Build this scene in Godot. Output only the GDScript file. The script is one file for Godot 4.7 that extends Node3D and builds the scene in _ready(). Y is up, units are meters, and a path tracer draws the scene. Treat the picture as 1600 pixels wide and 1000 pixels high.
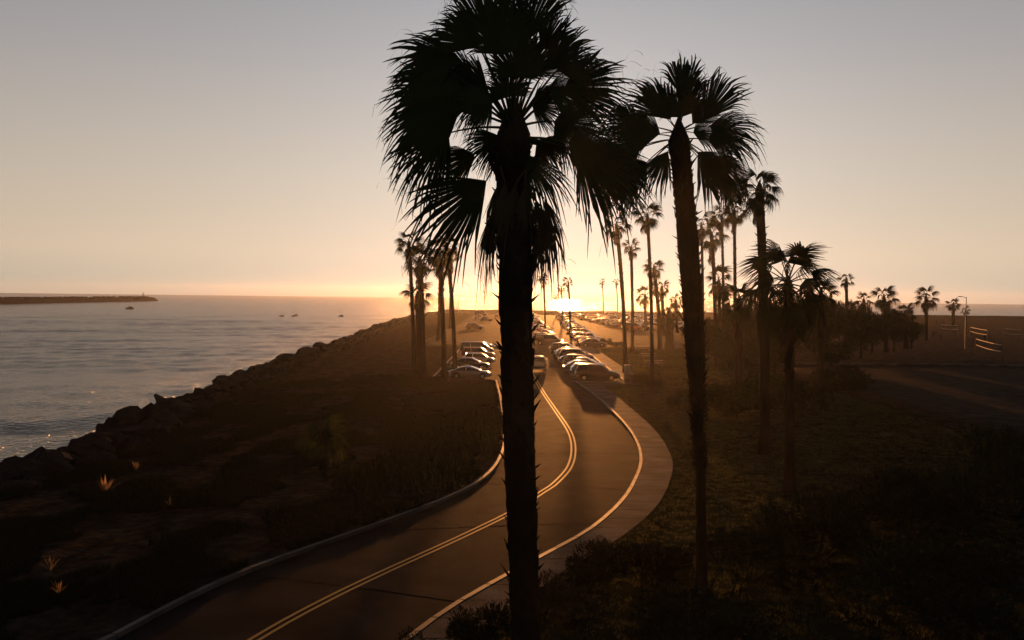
extends Node3D

# A seaside drive at sundown: fan palms, a bending two-lane road, parked cars, a rock
# revetment and the sea. Metres, y up, the camera stands 9 m above the road surface.

var rng := RandomNumberGenerator.new()
var fnl := FastNoiseLite.new()
var M := {}
var names := {}
var fronds := {}
var foliage := []
var patches: NoiseTexture2D
const TO_SUN := Vector3(0.0605, 0.0622, -0.9962)

# ---------------------------------------------------------------- helpers
func numbered(called: String) -> String:
	var k: int = names.get(called, -1) + 1
	names[called] = k
	return called if k == 0 else "%s_%03d" % [called, k]

func tag(o: Node3D, label: String, category := "", group := "", kind := "") -> Node3D:
	if label: o.set_meta("label", label)
	if category: o.set_meta("category", category)
	if group: o.set_meta("group", group)
	if kind: o.set_meta("kind", kind)
	return o

func base(called: String, at: Vector3, label: String, category: String, group := "", turn := 0.0) -> Node3D:
	var o := Node3D.new()
	o.name = numbered(called)
	add_child(o)
	o.position = at
	o.rotation.y = turn
	tag(o, label, category, group)
	return o

func obj(called: String, m: Mesh, mat: Material, parent: Node = self, xf := Transform3D()) -> MeshInstance3D:
	var o := MeshInstance3D.new()
	o.name = numbered(called) if parent == self else called
	o.mesh = m
	o.material_override = mat
	o.transform = xf
	parent.add_child(o, true)
	return o

func structure(called: String, m: Mesh, mat: Material, label: String) -> MeshInstance3D:
	var o := obj(called, m, mat)
	tag(o, label, called.replace("_", " "), "", "structure")
	return o

func soup(v: PackedVector3Array, smooth := false) -> ArrayMesh:
	var st := SurfaceTool.new()
	st.begin(Mesh.PRIMITIVE_TRIANGLES)
	st.set_smooth_group(0 if smooth else -1)
	for p in v:
		st.add_vertex(p)
	st.generate_normals()
	return st.commit()

func quad(v: PackedVector3Array, a: Vector3, b: Vector3, c: Vector3, d: Vector3) -> void:
	v.append(a); v.append(b); v.append(c)
	v.append(a); v.append(c); v.append(d)

# a box given by its centre, size, and basis, edges chamfered off along the four long edges
func box(v: PackedVector3Array, c: Vector3, s: Vector3, b := Basis()) -> void:
	var h := s * 0.5
	var p := []
	for k in 8:
		p.append(c + b * Vector3(h.x * (1 if k & 1 else -1), h.y * (1 if k & 2 else -1), h.z * (1 if k & 4 else -1)))
	quad(v, p[0], p[2], p[3], p[1]); quad(v, p[4], p[5], p[7], p[6])
	quad(v, p[0], p[4], p[6], p[2]); quad(v, p[1], p[3], p[7], p[5])
	quad(v, p[2], p[6], p[7], p[3]); quad(v, p[0], p[1], p[5], p[4])

func tube(v: PackedVector3Array, pts: Array, rad: Array, n := 8, capped := true) -> void:
	var rings := []
	for i in pts.size():
		var t: Vector3 = (pts[mini(i + 1, pts.size() - 1)] - pts[maxi(i - 1, 0)]).normalized()
		var s: Vector3 = t.cross(Vector3(0.13, 0.2, 1)).normalized()
		var u: Vector3 = s.cross(t)
		var ring := []
		for k in n:
			var a := TAU * k / n
			ring.append(pts[i] + (s * cos(a) + u * sin(a)) * rad[i])
		rings.append(ring)
	for i in rings.size() - 1:
		for k in n:
			var k2 := (k + 1) % n
			quad(v, rings[i][k], rings[i][k2], rings[i + 1][k2], rings[i + 1][k])
	if capped:
		for k in range(1, n - 1):
			v.append(rings[0][0]); v.append(rings[0][k + 1]); v.append(rings[0][k])
			var e = rings[-1]
			v.append(e[0]); v.append(e[k]); v.append(e[k + 1])

func loft(v: PackedVector3Array, rings: Array, closed := true) -> void:
	var n: int = rings[0].size()
	for i in rings.size() - 1:
		for k in (n if closed else n - 1):
			var k2 := (k + 1) % n
			quad(v, rings[i][k], rings[i + 1][k], rings[i + 1][k2], rings[i][k2])
	for r in [0, rings.size() - 1]:
		for k in range(1, n - 1):
			v.append(rings[r][0])
			v.append(rings[r][k if r == 0 else k + 1])
			v.append(rings[r][k + 1 if r == 0 else k])

func lin(r: float, g: float, b: float) -> Color:
	return Color(r, g, b).linear_to_srgb()

func noise_tex(freq: float, oct: int, sd: int, lo: Color, hi: Color, size := 512, kind := FastNoiseLite.TYPE_SIMPLEX_SMOOTH) -> NoiseTexture2D:
	var n := FastNoiseLite.new()
	n.noise_type = kind
	n.frequency = freq
	n.fractal_octaves = oct
	n.seed = sd
	var t := NoiseTexture2D.new()
	t.width = size; t.height = size
	t.seamless = true
	t.noise = n
	var g := Gradient.new()
	g.set_color(0, lo); g.set_color(1, hi)
	t.color_ramp = g
	return t

func mat(called: String, c: Color, rough := 0.85, spec := 0.4) -> StandardMaterial3D:
	var m := StandardMaterial3D.new()
	m.resource_name = called
	m.albedo_color = c
	m.roughness = rough
	m.metallic_specular = spec
	m.cull_mode = BaseMaterial3D.CULL_DISABLED
	if spec <= 0.0: m.specular_mode = BaseMaterial3D.SPECULAR_DISABLED
	M[called] = m
	return m

func textured(called: String, lo: Color, hi: Color, freq: float, oct: int, scale: float, rough: float, spec: float, bump_cm: float, sd: int) -> StandardMaterial3D:
	var m := mat(called, Color.WHITE, rough, spec)
	m.albedo_texture = noise_tex(freq, oct, sd, lo, hi)
	if bump_cm > 0.0:
		m.heightmap_enabled = true
		m.heightmap_scale = bump_cm
		m.heightmap_texture = noise_tex(freq * 1.7, oct, sd + 9, Color.BLACK, Color.WHITE)
	m.uv1_triplanar = true
	m.uv1_world_triplanar = true
	m.uv1_scale = Vector3.ONE * scale
	# broad stains and patches over the fine grain
	m.detail_enabled = true
	m.detail_blend_mode = BaseMaterial3D.BLEND_MODE_MUL
	m.detail_uv_layer = BaseMaterial3D.DETAIL_UV_2
	m.detail_albedo = patches
	m.uv2_triplanar = true
	m.uv2_world_triplanar = true
	m.uv2_scale = Vector3.ONE * 0.047
	return m

# x of a line drawn on the ground, as a smooth function of z; tab runs away from the camera
func fx(tab: Array, z: float) -> float:
	var n := tab.size()
	if z >= tab[0].y: return tab[0].x
	if z <= tab[n - 1].y: return tab[n - 1].x
	var i := 0
	while i < n - 2 and tab[i + 1].y > z: i += 1
	var a: Vector2 = tab[i]
	var b: Vector2 = tab[i + 1]
	var p: Vector2 = tab[maxi(i - 1, 0)]
	var q: Vector2 = tab[mini(i + 2, n - 1)]
	var d := b.y - a.y
	var t := (z - a.y) / d
	var m0 := (b.x - p.x) / (b.y - p.y) * d
	var m1 := (q.x - a.x) / (q.y - a.y) * d
	var t2 := t * t
	var t3 := t2 * t
	return (2 * t3 - 3 * t2 + 1) * a.x + (t3 - 2 * t2 + t) * m0 + (-2 * t3 + 3 * t2) * b.x + (t3 - t2) * m1

func stations(z0: float, z1: float, step: float, grow := 1.0) -> Array:
	var out := []
	var z := z0
	while z > z1:
		out.append(z)
		z -= step
		step *= grow
	out.append(z1)
	return out

# ribbon of ground between two lines given as functions of z, heights from a function of (x, z, share across)
func ribbon(zs: Array, left: Callable, right: Callable, nv: int, high: Callable) -> ArrayMesh:
	var v := PackedVector3Array()
	var rows := []
	for z in zs:
		var a: float = left.call(z)
		var b: float = right.call(z)
		var row := []
		for k in nv + 1:
			var t := float(k) / nv
			var x := lerpf(a, b, t)
			row.append(Vector3(x, high.call(x, z, t), z))
		rows.append(row)
	for i in rows.size() - 1:
		for k in nv:
			quad(v, rows[i][k], rows[i + 1][k], rows[i + 1][k + 1], rows[i][k + 1])
	return soup(v, true)

# ---------------------------------------------------------------- lines on the ground (x, z)
const KERB_LEFT := [Vector2(-18, 10), Vector2(-14.5, -8), Vector2(-11.6, -18), Vector2(-10.1, -22.4), Vector2(-9.4, -25), Vector2(-8.3, -27.9), Vector2(-6.7, -30.8), Vector2(-4.9, -33.9), Vector2(-2.9, -37.7), Vector2(-1.6, -41), Vector2(-0.8, -44.7), Vector2(-0.35, -50), Vector2(-0.3, -54), Vector2(-0.5, -64.8), Vector2(-0.9, -77), Vector2(-1.5, -91.2)]
const KERB_RIGHT := [Vector2(-11, 10), Vector2(-8, -6), Vector2(-5, -16.4), Vector2(-2.6, -22.6), Vector2(-1.65, -24.9), Vector2(0.2, -28.3), Vector2(1.25, -30.1), Vector2(3.0, -33.3), Vector2(4.8, -38.0), Vector2(6.05, -42.7), Vector2(6.9, -46.8), Vector2(7.5, -51.8), Vector2(7.85, -59.3), Vector2(7.7, -71.1), Vector2(7.2, -81.9), Vector2(6.5, -90.8)]
const WALK_OUTER := [Vector2(-9, 10), Vector2(-6, -6), Vector2(-3, -16.4), Vector2(-0.4, -23), Vector2(1.5, -27.6), Vector2(4.3, -32.5), Vector2(6.4, -37.5), Vector2(8.05, -43.6), Vector2(8.85, -47.9), Vector2(9.4, -54.2), Vector2(9.6, -60), Vector2(9.55, -66), Vector2(9.3, -78.0), Vector2(9.1, -88)]
const CENTRE := [Vector2(-14, 10), Vector2(-11, -7), Vector2(-8.1, -17.5), Vector2(-6.3, -23), Vector2(-5.2, -25.6), Vector2(-4.0, -28.0), Vector2(-2.6, -30.6), Vector2(-1.3, -33.1), Vector2(0.15, -36.1), Vector2(1.4, -39.5), Vector2(2.1, -41.4), Vector2(3.1, -45.7), Vector2(3.7, -51.5), Vector2(3.85, -57.6), Vector2(3.5, -66.9), Vector2(2.9, -81.4), Vector2(2.4, -99), Vector2(2.2, -130)]
const CREST := [Vector2(-24.5, 16), Vector2(-24, -10), Vector2(-23.7, -30), Vector2(-23.4, -42), Vector2(-23.4, -52), Vector2(-25.0, -62.8), Vector2(-26.3, -82), Vector2(-28.0, -108), Vector2(-30.2, -170), Vector2(-35, -262), Vector2(-36, -330), Vector2(-33, -425)]

func kerb_left(z: float) -> float: return fx(KERB_LEFT, z) if z > -91.2 else (-8.3 if z > -152.0 else -16.0)
func kerb_right(z: float) -> float: return fx(KERB_RIGHT, z)
func walk_outer(z: float) -> float: return fx(WALK_OUTER, z) if z > -88.0 else (13.9 if z > -152.0 else 62.0)

# ---------------------------------------------------------------- the scene
func _ready() -> void:
	rng.seed = 7
	fnl.seed = 3
	fnl.frequency = 1.0
	var cam := Camera3D.new()
	cam.name = "camera"
	cam.fov = 40.0
	cam.near = 0.1
	cam.far = 30000.0
	cam.basis = Basis(Vector3.RIGHT, -atan(40.0 / 1374.0)) * Basis(Vector3.BACK, deg_to_rad(0.65))
	cam.position = Vector3(0, 9, 0)
	add_child(cam)
	cam.current = true
	light_and_air()
	materials()
	sea()
	land()
	road_and_paths()
	revetment()
	make_fronds()
	near_palms()
	palms()
	cars()
	beach_things()
	water_things()
	shrubs()
	ground_cover()

func light_and_air() -> void:
	var sun := DirectionalLight3D.new()
	sun.name = "sun"
	sun.light_color = lin(1.0, 0.37, 0.095)
	sun.light_energy = 1.25
	sun.light_angular_distance = 0.5
	sun.shadow_enabled = true
	sun.directional_shadow_max_distance = 600.0
	add_child(sun)
	sun.look_at_from_position(TO_SUN * 10.0, Vector3.ZERO)
	var e := Environment.new()
	e.tonemap_mode = Environment.TONE_MAPPER_LINEAR
	e.tonemap_exposure = 1.4
	e.background_mode = Environment.BG_SKY
	e.sky = Sky.new()
	var pm := PanoramaSkyMaterial.new()
	pm.panorama = sky_picture()
	e.sky.sky_material = pm
	e.sdfgi_enabled = true
	e.ssao_enabled = true
	e.ssil_enabled = true
	# thin salt haze that throws sunlight forward
	e.volumetric_fog_enabled = true
	e.volumetric_fog_density = 0.00008
	e.volumetric_fog_anisotropy = 0.79
	e.volumetric_fog_albedo = Color(1, 1, 1)
	e.volumetric_fog_length = 2000.0
	var w := WorldEnvironment.new()
	w.name = "air"
	w.environment = e
	add_child(w)

# clear evening sky: warm and pale along the horizon, mauve grey higher, dusky opposite the sun
func sky_picture() -> ImageTexture:
	var w := 720
	var h := 360
	var data := PackedFloat32Array()
	data.resize(w * h * 4)
	var keys := [[0.0, Vector3(0.57, 0.515, 0.405)], [2.5, Vector3(0.76, 0.60, 0.435)], [8.0, Vector3(0.605, 0.525, 0.44)], [14.0, Vector3(0.445, 0.415, 0.405)], [20.0, Vector3(0.32, 0.328, 0.352)], [35.0, Vector3(0.15, 0.165, 0.205)], [60.0, Vector3(0.056, 0.07, 0.1)], [90.0, Vector3(0.033, 0.043, 0.066)]]
	var sun := TO_SUN.normalized()
	for j in h:
		var el := 90.0 - (j + 0.5) / h * 180.0
		var c: Vector3 = keys[0][1]
		for k in keys.size() - 1:
			if el >= keys[k][0]:
				var t: float = clampf((el - keys[k][0]) / (keys[k + 1][0] - keys[k][0]), 0, 1)
				c = keys[k][1].lerp(keys[k + 1][1], t)
		var er := deg_to_rad(el)
		for i in w:
			var az := (i + 0.5) / w * TAU
			# the first column looks along -z
			var d := Vector3(sin(az) * cos(er), sin(er), -cos(az) * cos(er))
			var g := d.dot(sun)
			var s := c * (0.12 + 0.88 * pow(0.5 + 0.5 * g, 2.2))
			var a := acos(clampf(g, -1, 1))
			if el < 0.0: s = Vector3(0.5, 0.43, 0.33)
			s += Vector3(0.11, 0.125, 0.135) * exp(-a * a / (2 * 0.2 * 0.2))
			s += Vector3(0.06, 0.05, 0.035) * exp(-a / 0.25)
			s /= 1.4
			var o := (j * w + i) * 4
			data[o] = s.x; data[o + 1] = s.y; data[o + 2] = s.z; data[o + 3] = 1.0
	return ImageTexture.create_from_image(Image.create_from_data(w, h, false, Image.FORMAT_RGBAF, data.to_byte_array()))

func materials() -> void:
	patches = noise_tex(0.018, 5, 71, Color(0.58, 0.58, 0.58), Color.WHITE)
	textured("asphalt", lin(0.026, 0.025, 0.024), lin(0.052, 0.049, 0.046), 0.06, 5, 0.35, 0.78, 0.038, 0.8, 11)
	textured("concrete", lin(0.12, 0.11, 0.10), lin(0.22, 0.205, 0.185), 0.03, 5, 0.5, 0.82, 0.055, 0.4, 12)
	textured("kerb", lin(0.13, 0.12, 0.108), lin(0.22, 0.205, 0.185), 0.04, 4, 0.7, 0.58, 0.17, 0.3, 13)
	textured("dirt", lin(0.03, 0.024, 0.018), lin(0.105, 0.08, 0.056), 0.02, 6, 0.16, 0.95, 0.0, 5.0, 14)
	textured("sand", lin(0.075, 0.063, 0.05), lin(0.16, 0.135, 0.105), 0.03, 5, 0.12, 0.95, 0.0, 6.0, 15)
	textured("turf", lin(0.02, 0.026, 0.012), lin(0.055, 0.058, 0.028), 0.05, 5, 0.4, 0.95, 0.0, 3.0, 16)
	textured("rock", lin(0.035, 0.033, 0.03), lin(0.11, 0.10, 0.092), 0.03, 5, 0.5, 0.9, 0.0, 4.0, 17)
	textured("bark", lin(0.03, 0.025, 0.02), lin(0.085, 0.07, 0.055), 0.05, 4, 1.6, 0.95, 0.0, 1.5, 18)
	mat("tar", lin(0.012, 0.012, 0.012), 0.95, 0.0)
	mat("paint_yellow", lin(0.42, 0.28, 0.06), 0.62, 0.16)
	mat("paint_white", lin(0.5, 0.48, 0.45), 0.75, 0.1)
	mat("leaf", lin(0.032, 0.040, 0.018), 0.8, 0.0)
	mat("leaf_dead", lin(0.06, 0.046, 0.03), 0.95, 0.0)
	var ly := mat("leaf_young", lin(0.035, 0.045, 0.016), 0.8, 0.0)
	ly.backlight_enabled = true
	ly.backlight = lin(0.03, 0.036, 0.012)
	var dl := mat("leaf_dry", lin(0.13, 0.085, 0.045), 0.85, 0.0)
	dl.backlight_enabled = true
	dl.backlight = lin(0.3, 0.2, 0.1)
	var gr := mat("grass", lin(0.032, 0.036, 0.014), 0.85, 0.0)
	gr.backlight_enabled = true
	gr.backlight = lin(0.1, 0.1, 0.045)
	mat("shrub_leaf", lin(0.03, 0.038, 0.018), 0.85, 0.0)
	mat("rubber", lin(0.02, 0.02, 0.02), 0.85, 0.3)
	var r := mat("rim", lin(0.45, 0.45, 0.45), 0.35, 0.5); r.metallic = 0.8
	mat("glass", lin(0.02, 0.022, 0.025), 0.06, 0.6)
	mat("plastic", lin(0.025, 0.025, 0.027), 0.6, 0.4)
	mat("taillight", lin(0.25, 0.012, 0.01), 0.2, 0.6)
	mat("headlight", lin(0.55, 0.55, 0.53), 0.12, 0.7)
	mat("plate", lin(0.5, 0.5, 0.48), 0.5, 0.4)
	for p in [["white", 0.62, 0.6, 0.57], ["silver", 0.36, 0.36, 0.36], ["grey", 0.12, 0.12, 0.125], ["black", 0.015, 0.015, 0.016], ["navy", 0.02, 0.03, 0.07], ["red", 0.22, 0.02, 0.015], ["beige", 0.34, 0.28, 0.2], ["green", 0.03, 0.06, 0.04]]:
		var m := mat("car_" + p[0], lin(p[1], p[2], p[3]), 0.35, 0.5)
		m.clearcoat_enabled = true
		m.clearcoat = 1.0
		m.clearcoat_roughness = 0.06
		if p[0] == "silver": m.metallic = 0.5
	mat("metal_pole", lin(0.13, 0.13, 0.13), 0.6, 0.5)
	mat("box_grey", lin(0.30, 0.32, 0.33), 0.6, 0.4)
	mat("net_band", lin(0.62, 0.58, 0.5), 0.8, 0.3)
	mat("wood", lin(0.16, 0.11, 0.07), 0.8, 0.3)
	mat("boat_white", lin(0.7, 0.7, 0.68), 0.35, 0.5)
	mat("clothes", lin(0.05, 0.05, 0.06), 0.9, 0.0)
	mat("skin", lin(0.28, 0.16, 0.11), 0.7, 0.3)

# ---------------------------------------------------------------- sea
func sea() -> void:
	var xs := []
	var x := -21.0
	var step := 0.9
	while x > -2500.0:
		xs.append(x)
		if x < -200.0: step *= 1.18
		x -= step
	xs.reverse()
	x = 10.0
	step = 31.0
	while x < 2000.0:
		xs.append(x)
		x += step
		step *= 1.25
	var zs := []
	var z := 40.0
	step = 0.75
	while z > -2500.0:
		zs.append(z)
		if z < -330.0: step *= 1.03
		z -= step
	var nx := xs.size()
	var nz := zs.size()
	var v := PackedVector3Array()
	v.resize(nx * nz)
	var nn := PackedVector3Array()
	nn.resize(nx * nz)
	var wv := []
	for k in 11:
		var a := rng.randf_range(-0.75, 0.75) + 0.35
		var l := 1.9 * pow(1.28, k)
		wv.append([sin(a) * TAU / l, cos(a) * TAU / l, rng.randf() * TAU, 0.011 * pow(l, 0.72), l])
	for j in nz:
		var dz: float = absf(zs[j] - zs[maxi(j - 1, 0)]) if j else 0.75
		for i in nx:
			var px: float = xs[i]
			var pz: float = zs[j]
			var cell := maxf(dz, absf(xs[i] - xs[maxi(i - 1, 0)]) if i else 50.0)
			var y := 0.0
			var gx := 0.0
			var gz := 0.0
			if cell < 12.0:
				var gust := 0.65 + 0.7 * fnl.get_noise_2d(px * 0.012, pz * 0.02)
				for w in wv:
					if w[4] > cell * 2.4:
						var ph: float = px * w[0] + pz * w[1] + w[2]
						var am: float = w[3] * gust * clampf(w[4] / cell / 2.4 - 1.0, 0, 1)
						y += am * sin(ph)
						gx += am * w[0] * cos(ph)
						gz += am * w[1] * cos(ph)
			v[j * nx + i] = Vector3(px, -3.0 + y, pz)
			nn[j * nx + i] = Vector3(-gx, 1, -gz).normalized()
	var idx := PackedInt32Array()
	idx.resize((nx - 1) * (nz - 1) * 6)
	var o := 0
	for j in nz - 1:
		for i in nx - 1:
			var a := j * nx + i
			for q in [a, a + nx, a + nx + 1, a, a + nx + 1, a + 1]:
				idx[o] = q
				o += 1
	var arr := []
	arr.resize(Mesh.ARRAY_MAX)
	arr[Mesh.ARRAY_VERTEX] = v
	arr[Mesh.ARRAY_NORMAL] = nn
	arr[Mesh.ARRAY_INDEX] = idx
	var m := ArrayMesh.new()
	m.add_surface_from_arrays(Mesh.PRIMITIVE_TRIANGLES, arr)
	var wm := mat("sea_water", lin(0.016, 0.019, 0.02), 0.2, 0.5)
	var ripple := noise_tex(0.024, 5, 31, Color.BLACK, Color.WHITE, 1024)
	ripple.color_ramp = null
	ripple.as_normal_map = true
	ripple.bump_strength = 36.0
	wm.normal_enabled = true
	wm.normal_texture = ripple
	wm.normal_scale = 1.0
	wm.uv1_triplanar = true
	wm.uv1_world_triplanar = true
	wm.uv1_scale = Vector3(0.035, 0.035, 0.06)
	structure("sea", m, wm, "grey rippled sea filling the channel and the horizon")

# ---------------------------------------------------------------- land
func land() -> void:
	# the base of the land: sand and dust, hidden under the road and the verges
	var xs := []
	var x := -34.0
	while x < 900.0:
		xs.append(x)
		x += 1.5 if x < 110.0 else 12.0
	var zs := stations(60.0, -205.0, 1.8)
	zs.append_array(stations(-208.0, -395.0, 5.0))
	zs.append_array(stations(-398.0, -480.0, 2.5))
	var v := PackedVector3Array()
	var rows := []
	for z in zs:
		var row := []
		for px in xs:
			var y := 0.16 * fnl.get_noise_2d(px * 0.11, z * 0.11) + 0.07 * fnl.get_noise_2d(px * 0.6, z * 0.6) - 0.02
			y -= 0.6 * (1.0 - smoothstep(13.5, 17.0, px)) if z > -154.0 else 0.0
			if z <= -152.0: y -= 0.45 * (1.0 - smoothstep(61.0, 66.0, px)) * (1.0 - smoothstep(398.0, 403.0, -z))
			if z > -128.0 and px > 33.0: y = lerpf(y, -0.35, smoothstep(33.0, 35.0, px) * smoothstep(-128.0, -124.0, z))
			var far: float = -z + 0.02 * px
			y += 1.5 * smoothstep(398.0, 412.0, far + 6.0 * fnl.get_noise_2d(px * 0.02, 3.0)) - 6.5 * smoothstep(420.0, 470.0, far)
			y -= 4.5 * smoothstep(0.0, 5.0, fx(CREST, z) + 2.0 - px)
			row.append(Vector3(px, y, z))
		rows.append(row)
	for i in rows.size() - 1:
		for k in xs.size() - 1:
			quad(v, rows[i][k], rows[i + 1][k], rows[i + 1][k + 1], rows[i][k + 1])
	structure("ground", soup(v, true), M.sand, "trampled sandy ground running out to the beach berm")
	# dirt verge between the road and the rocks
	var vz := stations(16.0, -150.0, 0.8)
	vz.append_array(stations(-152.1, -425.0, 3.0))
	structure("dirt_verge", ribbon(vz, func(z): return fx(CREST, z) - 0.6, func(z): return kerb_left(z) - 0.16, 22,
		func(px, z, t): return 0.12 - 0.25 * pow(1.0 - t, 3.0) + minf(1.0, (1.0 - t) * 6.0) * (0.16 * fnl.get_noise_2d(px * 0.14, z * 0.14) + 0.05 * fnl.get_noise_2d(px * 0.9, z * 0.7))), M.dirt, "bare dirt verge with a worn footpath along the rocks")
	# lawn beyond the sidewalk
	var lz := stations(12.0, -152.0, 1.0)
	structure("lawn", ribbon(lz, func(z): return walk_outer(z) + 0.01, func(z): return maxf(31.0, walk_outer(z) + 2.0), 20,
		func(px, z, t): return 0.11 + minf(1.0, t * 5.0) * (0.20 * fnl.get_noise_2d(px * 0.09, z * 0.09) + 0.03 * fnl.get_noise_2d(px * 0.8, z * 0.8))), M.turf, "dark mown lawn beside the curving sidewalk")
	# litter strip and paved court to the right
	structure("path", ribbon(stations(0.0, -118.0, 1.0), func(_z): return 31.0, func(_z): return 34.2, 5,
		func(px, z, t): return 0.10 - 0.08 * t + 0.05 * fnl.get_noise_2d(px * 1.3, z * 1.3)), M.dirt, "strip of leaf litter between the lawn and the paved court")
	structure("paved_court", ribbon(stations(0.0, -118.0, 4.0), func(_z): return 34.2, func(_z): return 130.0, 12, func(_x, _z, _t): return 0.0), M.asphalt, "dark paved court in the shade beyond the lawn")
	var k := base("low_wall", Vector3(82, 0, -118.2), "long low kerb wall dividing the paved court from the sand", "wall")
	for i in 24:
		var w := PackedVector3Array()
		box(w, Vector3(-46 + i * 4.0, 0.14, 0), Vector3(3.97, 0.36, 0.35))
		obj("coping_block", soup(w), M.kerb, k)

func slab(parent: Node, called: String, a: Vector3, b: Vector3, c: Vector3, d: Vector3, thick: float, m: Material) -> void:
	# a paving piece with its four top corners, chamfered by 12 mm
	var o := (a + b + c + d) / 4
	var v := PackedVector3Array()
	var top := []
	var rim := []
	var low := []
	for p in [a, b, c, d]:
		var q: Vector3 = p - o
		top.append(q - q.normalized() * 0.014)
		rim.append(q - Vector3(0, 0.012, 0))
		low.append(q - Vector3(0, thick, 0))
	quad(v, top[0], top[1], top[2], top[3])
	for i in 4:
		var j := (i + 1) % 4
		quad(v, top[i], rim[i], rim[j], top[j])
		quad(v, rim[i], low[i], low[j], rim[j])
	obj(called, soup(v), m, parent, Transform3D(Basis(), o))

func road_and_paths() -> void:
	var cp := PackedVector3Array()
	quad(cp, Vector3(-8.3, -0.004, -90.9), Vector3(-8.3, -0.004, -152), Vector3(11.75, -0.004, -152), Vector3(11.75, -0.004, -90.9))
	quad(cp, Vector3(-16, -0.004, -152), Vector3(-16, -0.004, -400), Vector3(62, -0.004, -400), Vector3(62, -0.004, -152))
	structure("car_park", soup(cp), M.asphalt, "worn asphalt car park spreading out towards the beach")
	structure("road", ribbon(stations(10.0, -91.0, 0.9), kerb_left, kerb_right, 8, func(_x, _z, t): return 0.05 * (1.0 - pow(2.0 * t - 1.0, 2.0))), M.asphalt, "two-lane asphalt road sweeping round a bend")
	# tar seams across the road
	var road := get_node("road")
	for q in [[-26.5, 2.2], [-33.6, -1.6], [-41.0, 0.9], [-49.5, -0.6], [-60.0, 0.4], [-74.0, 0.3]]:
		var sv := PackedVector3Array()
		var pr := []
		for k in 15:
			var t := k / 14.0
			var zz: float = q[0] + q[1] * (t - 0.5) + 0.07 * fnl.get_noise_2d(t * 9.0, q[0])
			var xx := lerpf(kerb_left(zz) + 0.05, kerb_right(zz) - 0.05, t)
			var yy := 0.003 + 0.05 * (1.0 - pow(2.0 * t - 1.0, 2.0))
			var wd := 0.035 + 0.02 * fnl.get_noise_2d(t * 20.0, 7.0)
			var row := [Vector3(xx, yy, zz - wd), Vector3(xx, yy, zz + wd)]
			if pr: quad(sv, pr[0], row[0], row[1], pr[1])
			pr = row
		obj("tar_seam", soup(sv), M.tar, road)
	# double yellow line
	for s in [-1, 1]:
		var v := PackedVector3Array()
		var prev := []
		for z in stations(10.0, -128.0, 0.7):
			var x: float = fx(CENTRE, z)
			var t := Vector2(fx(CENTRE, z - 0.2) - x, -0.2).normalized()
			var n: Vector2 = Vector2(-t.y, t.x) * s
			var row := []
			for w in [0.07, 0.17]:
				var p: Vector2 = Vector2(x, z) + n * w
				var y := 0.006
				if p.y > -91.0:
					var share: float = clampf((p.x - kerb_left(p.y)) / (kerb_right(p.y) - kerb_left(p.y)), 0, 1)
					y += 0.05 * (1.0 - pow(2.0 * share - 1.0, 2.0))
				row.append(Vector3(p.x, y, p.y))
			if prev: quad(v, prev[0], row[0], row[1], prev[1])
			prev = row
		tag(obj("road_marking", soup(v), M.paint_yellow), "one yellow stripe of the double centre line along the road", "road marking", "double yellow centre line", "structure")
	# stall lines in the car park
	var stall := PackedVector3Array()
	for i in 9:
		for row in [[-8.0, -3.0], [6.8, 11.4]]:
			var z := -96.0 - i * 6.0
			quad(stall, Vector3(row[0], 0.002, z), Vector3(row[0], 0.002, z - 0.11), Vector3(row[1], 0.002, z - 0.11), Vector3(row[1], 0.002, z))
	for i in 12:
		for row in [[-15.0, -10.0], [13.0, 18.0], [20.0, 25.0], [38.0, 43.0]]:
			var z := -160.0 - i * 9.0
			quad(stall, Vector3(row[0], 0.002, z), Vector3(row[0], 0.002, z - 0.13), Vector3(row[1], 0.002, z - 0.13), Vector3(row[1], 0.002, z))
	structure("parking_lines", soup(stall), M.paint_white, "faded white stall lines painted across the car park")
	# kerbs of single stones and the slabs of the sidewalk
	var kl := structure("kerb_seaward", ArrayMesh.new(), M.kerb, "pale concrete kerb along the seaward side of the road")
	var kr := structure("kerb_landward", ArrayMesh.new(), M.kerb, "pale concrete kerb along the outside of the bend")
	var sw := structure("sidewalk", ArrayMesh.new(), M.concrete, "concrete slab sidewalk following the outside of the bend")
	var z := 6.0
	while z > -90.6:
		var slope := (kerb_right(z - 0.4) - kerb_right(z)) / 0.4
		var zn := maxf(z - 1.55 / sqrt(1.0 + slope * slope), -90.8)
		var g := 0.03
		var a := Vector3(kerb_right(z - g), 0.14, z - g)
		var b := Vector3(kerb_right(zn), 0.14, zn)
		var off := Vector3(0.17, 0, 0.17 * slope * 0.6)
		slab(kr, "kerb_stone", a, b, b + off, a + off, 0.3, M.kerb)
		if z > -88.2:
			var sz := 0.9 * slope
			var o := Vector3(0.19, -0.012, 0.19 * slope * 0.6)
			var c := Vector3(walk_outer(maxf(zn, -88.0)), 0.128, maxf(zn, -88.0))
			var d := Vector3(walk_outer(z - g), 0.128, z - g)
			slab(sw, "paving_slab", a + o, b + o, c, d, 0.12, M.concrete)
		slope = (kerb_left(z - 0.4) - kerb_left(z)) / 0.4
		a = Vector3(kerb_left(z - g), 0.14, z - g)
		b = Vector3(kerb_left(zn), 0.14, zn)
		slab(kl, "kerb_stone", a - Vector3(0.17, 0, 0), b - Vector3(0.17, 0, 0), b, a, 0.3, M.kerb)
		z = zn
	for i in 4:
		var x0 := 6.6 + i * 1.82
		slab(sw, "paving_slab", Vector3(x0, 0.128, -88.1), Vector3(x0, 0.128, -91.3), Vector3(x0 + 1.8, 0.128, -91.3), Vector3(x0 + 1.8, 0.128, -88.1), 0.12, M.concrete)
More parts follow.
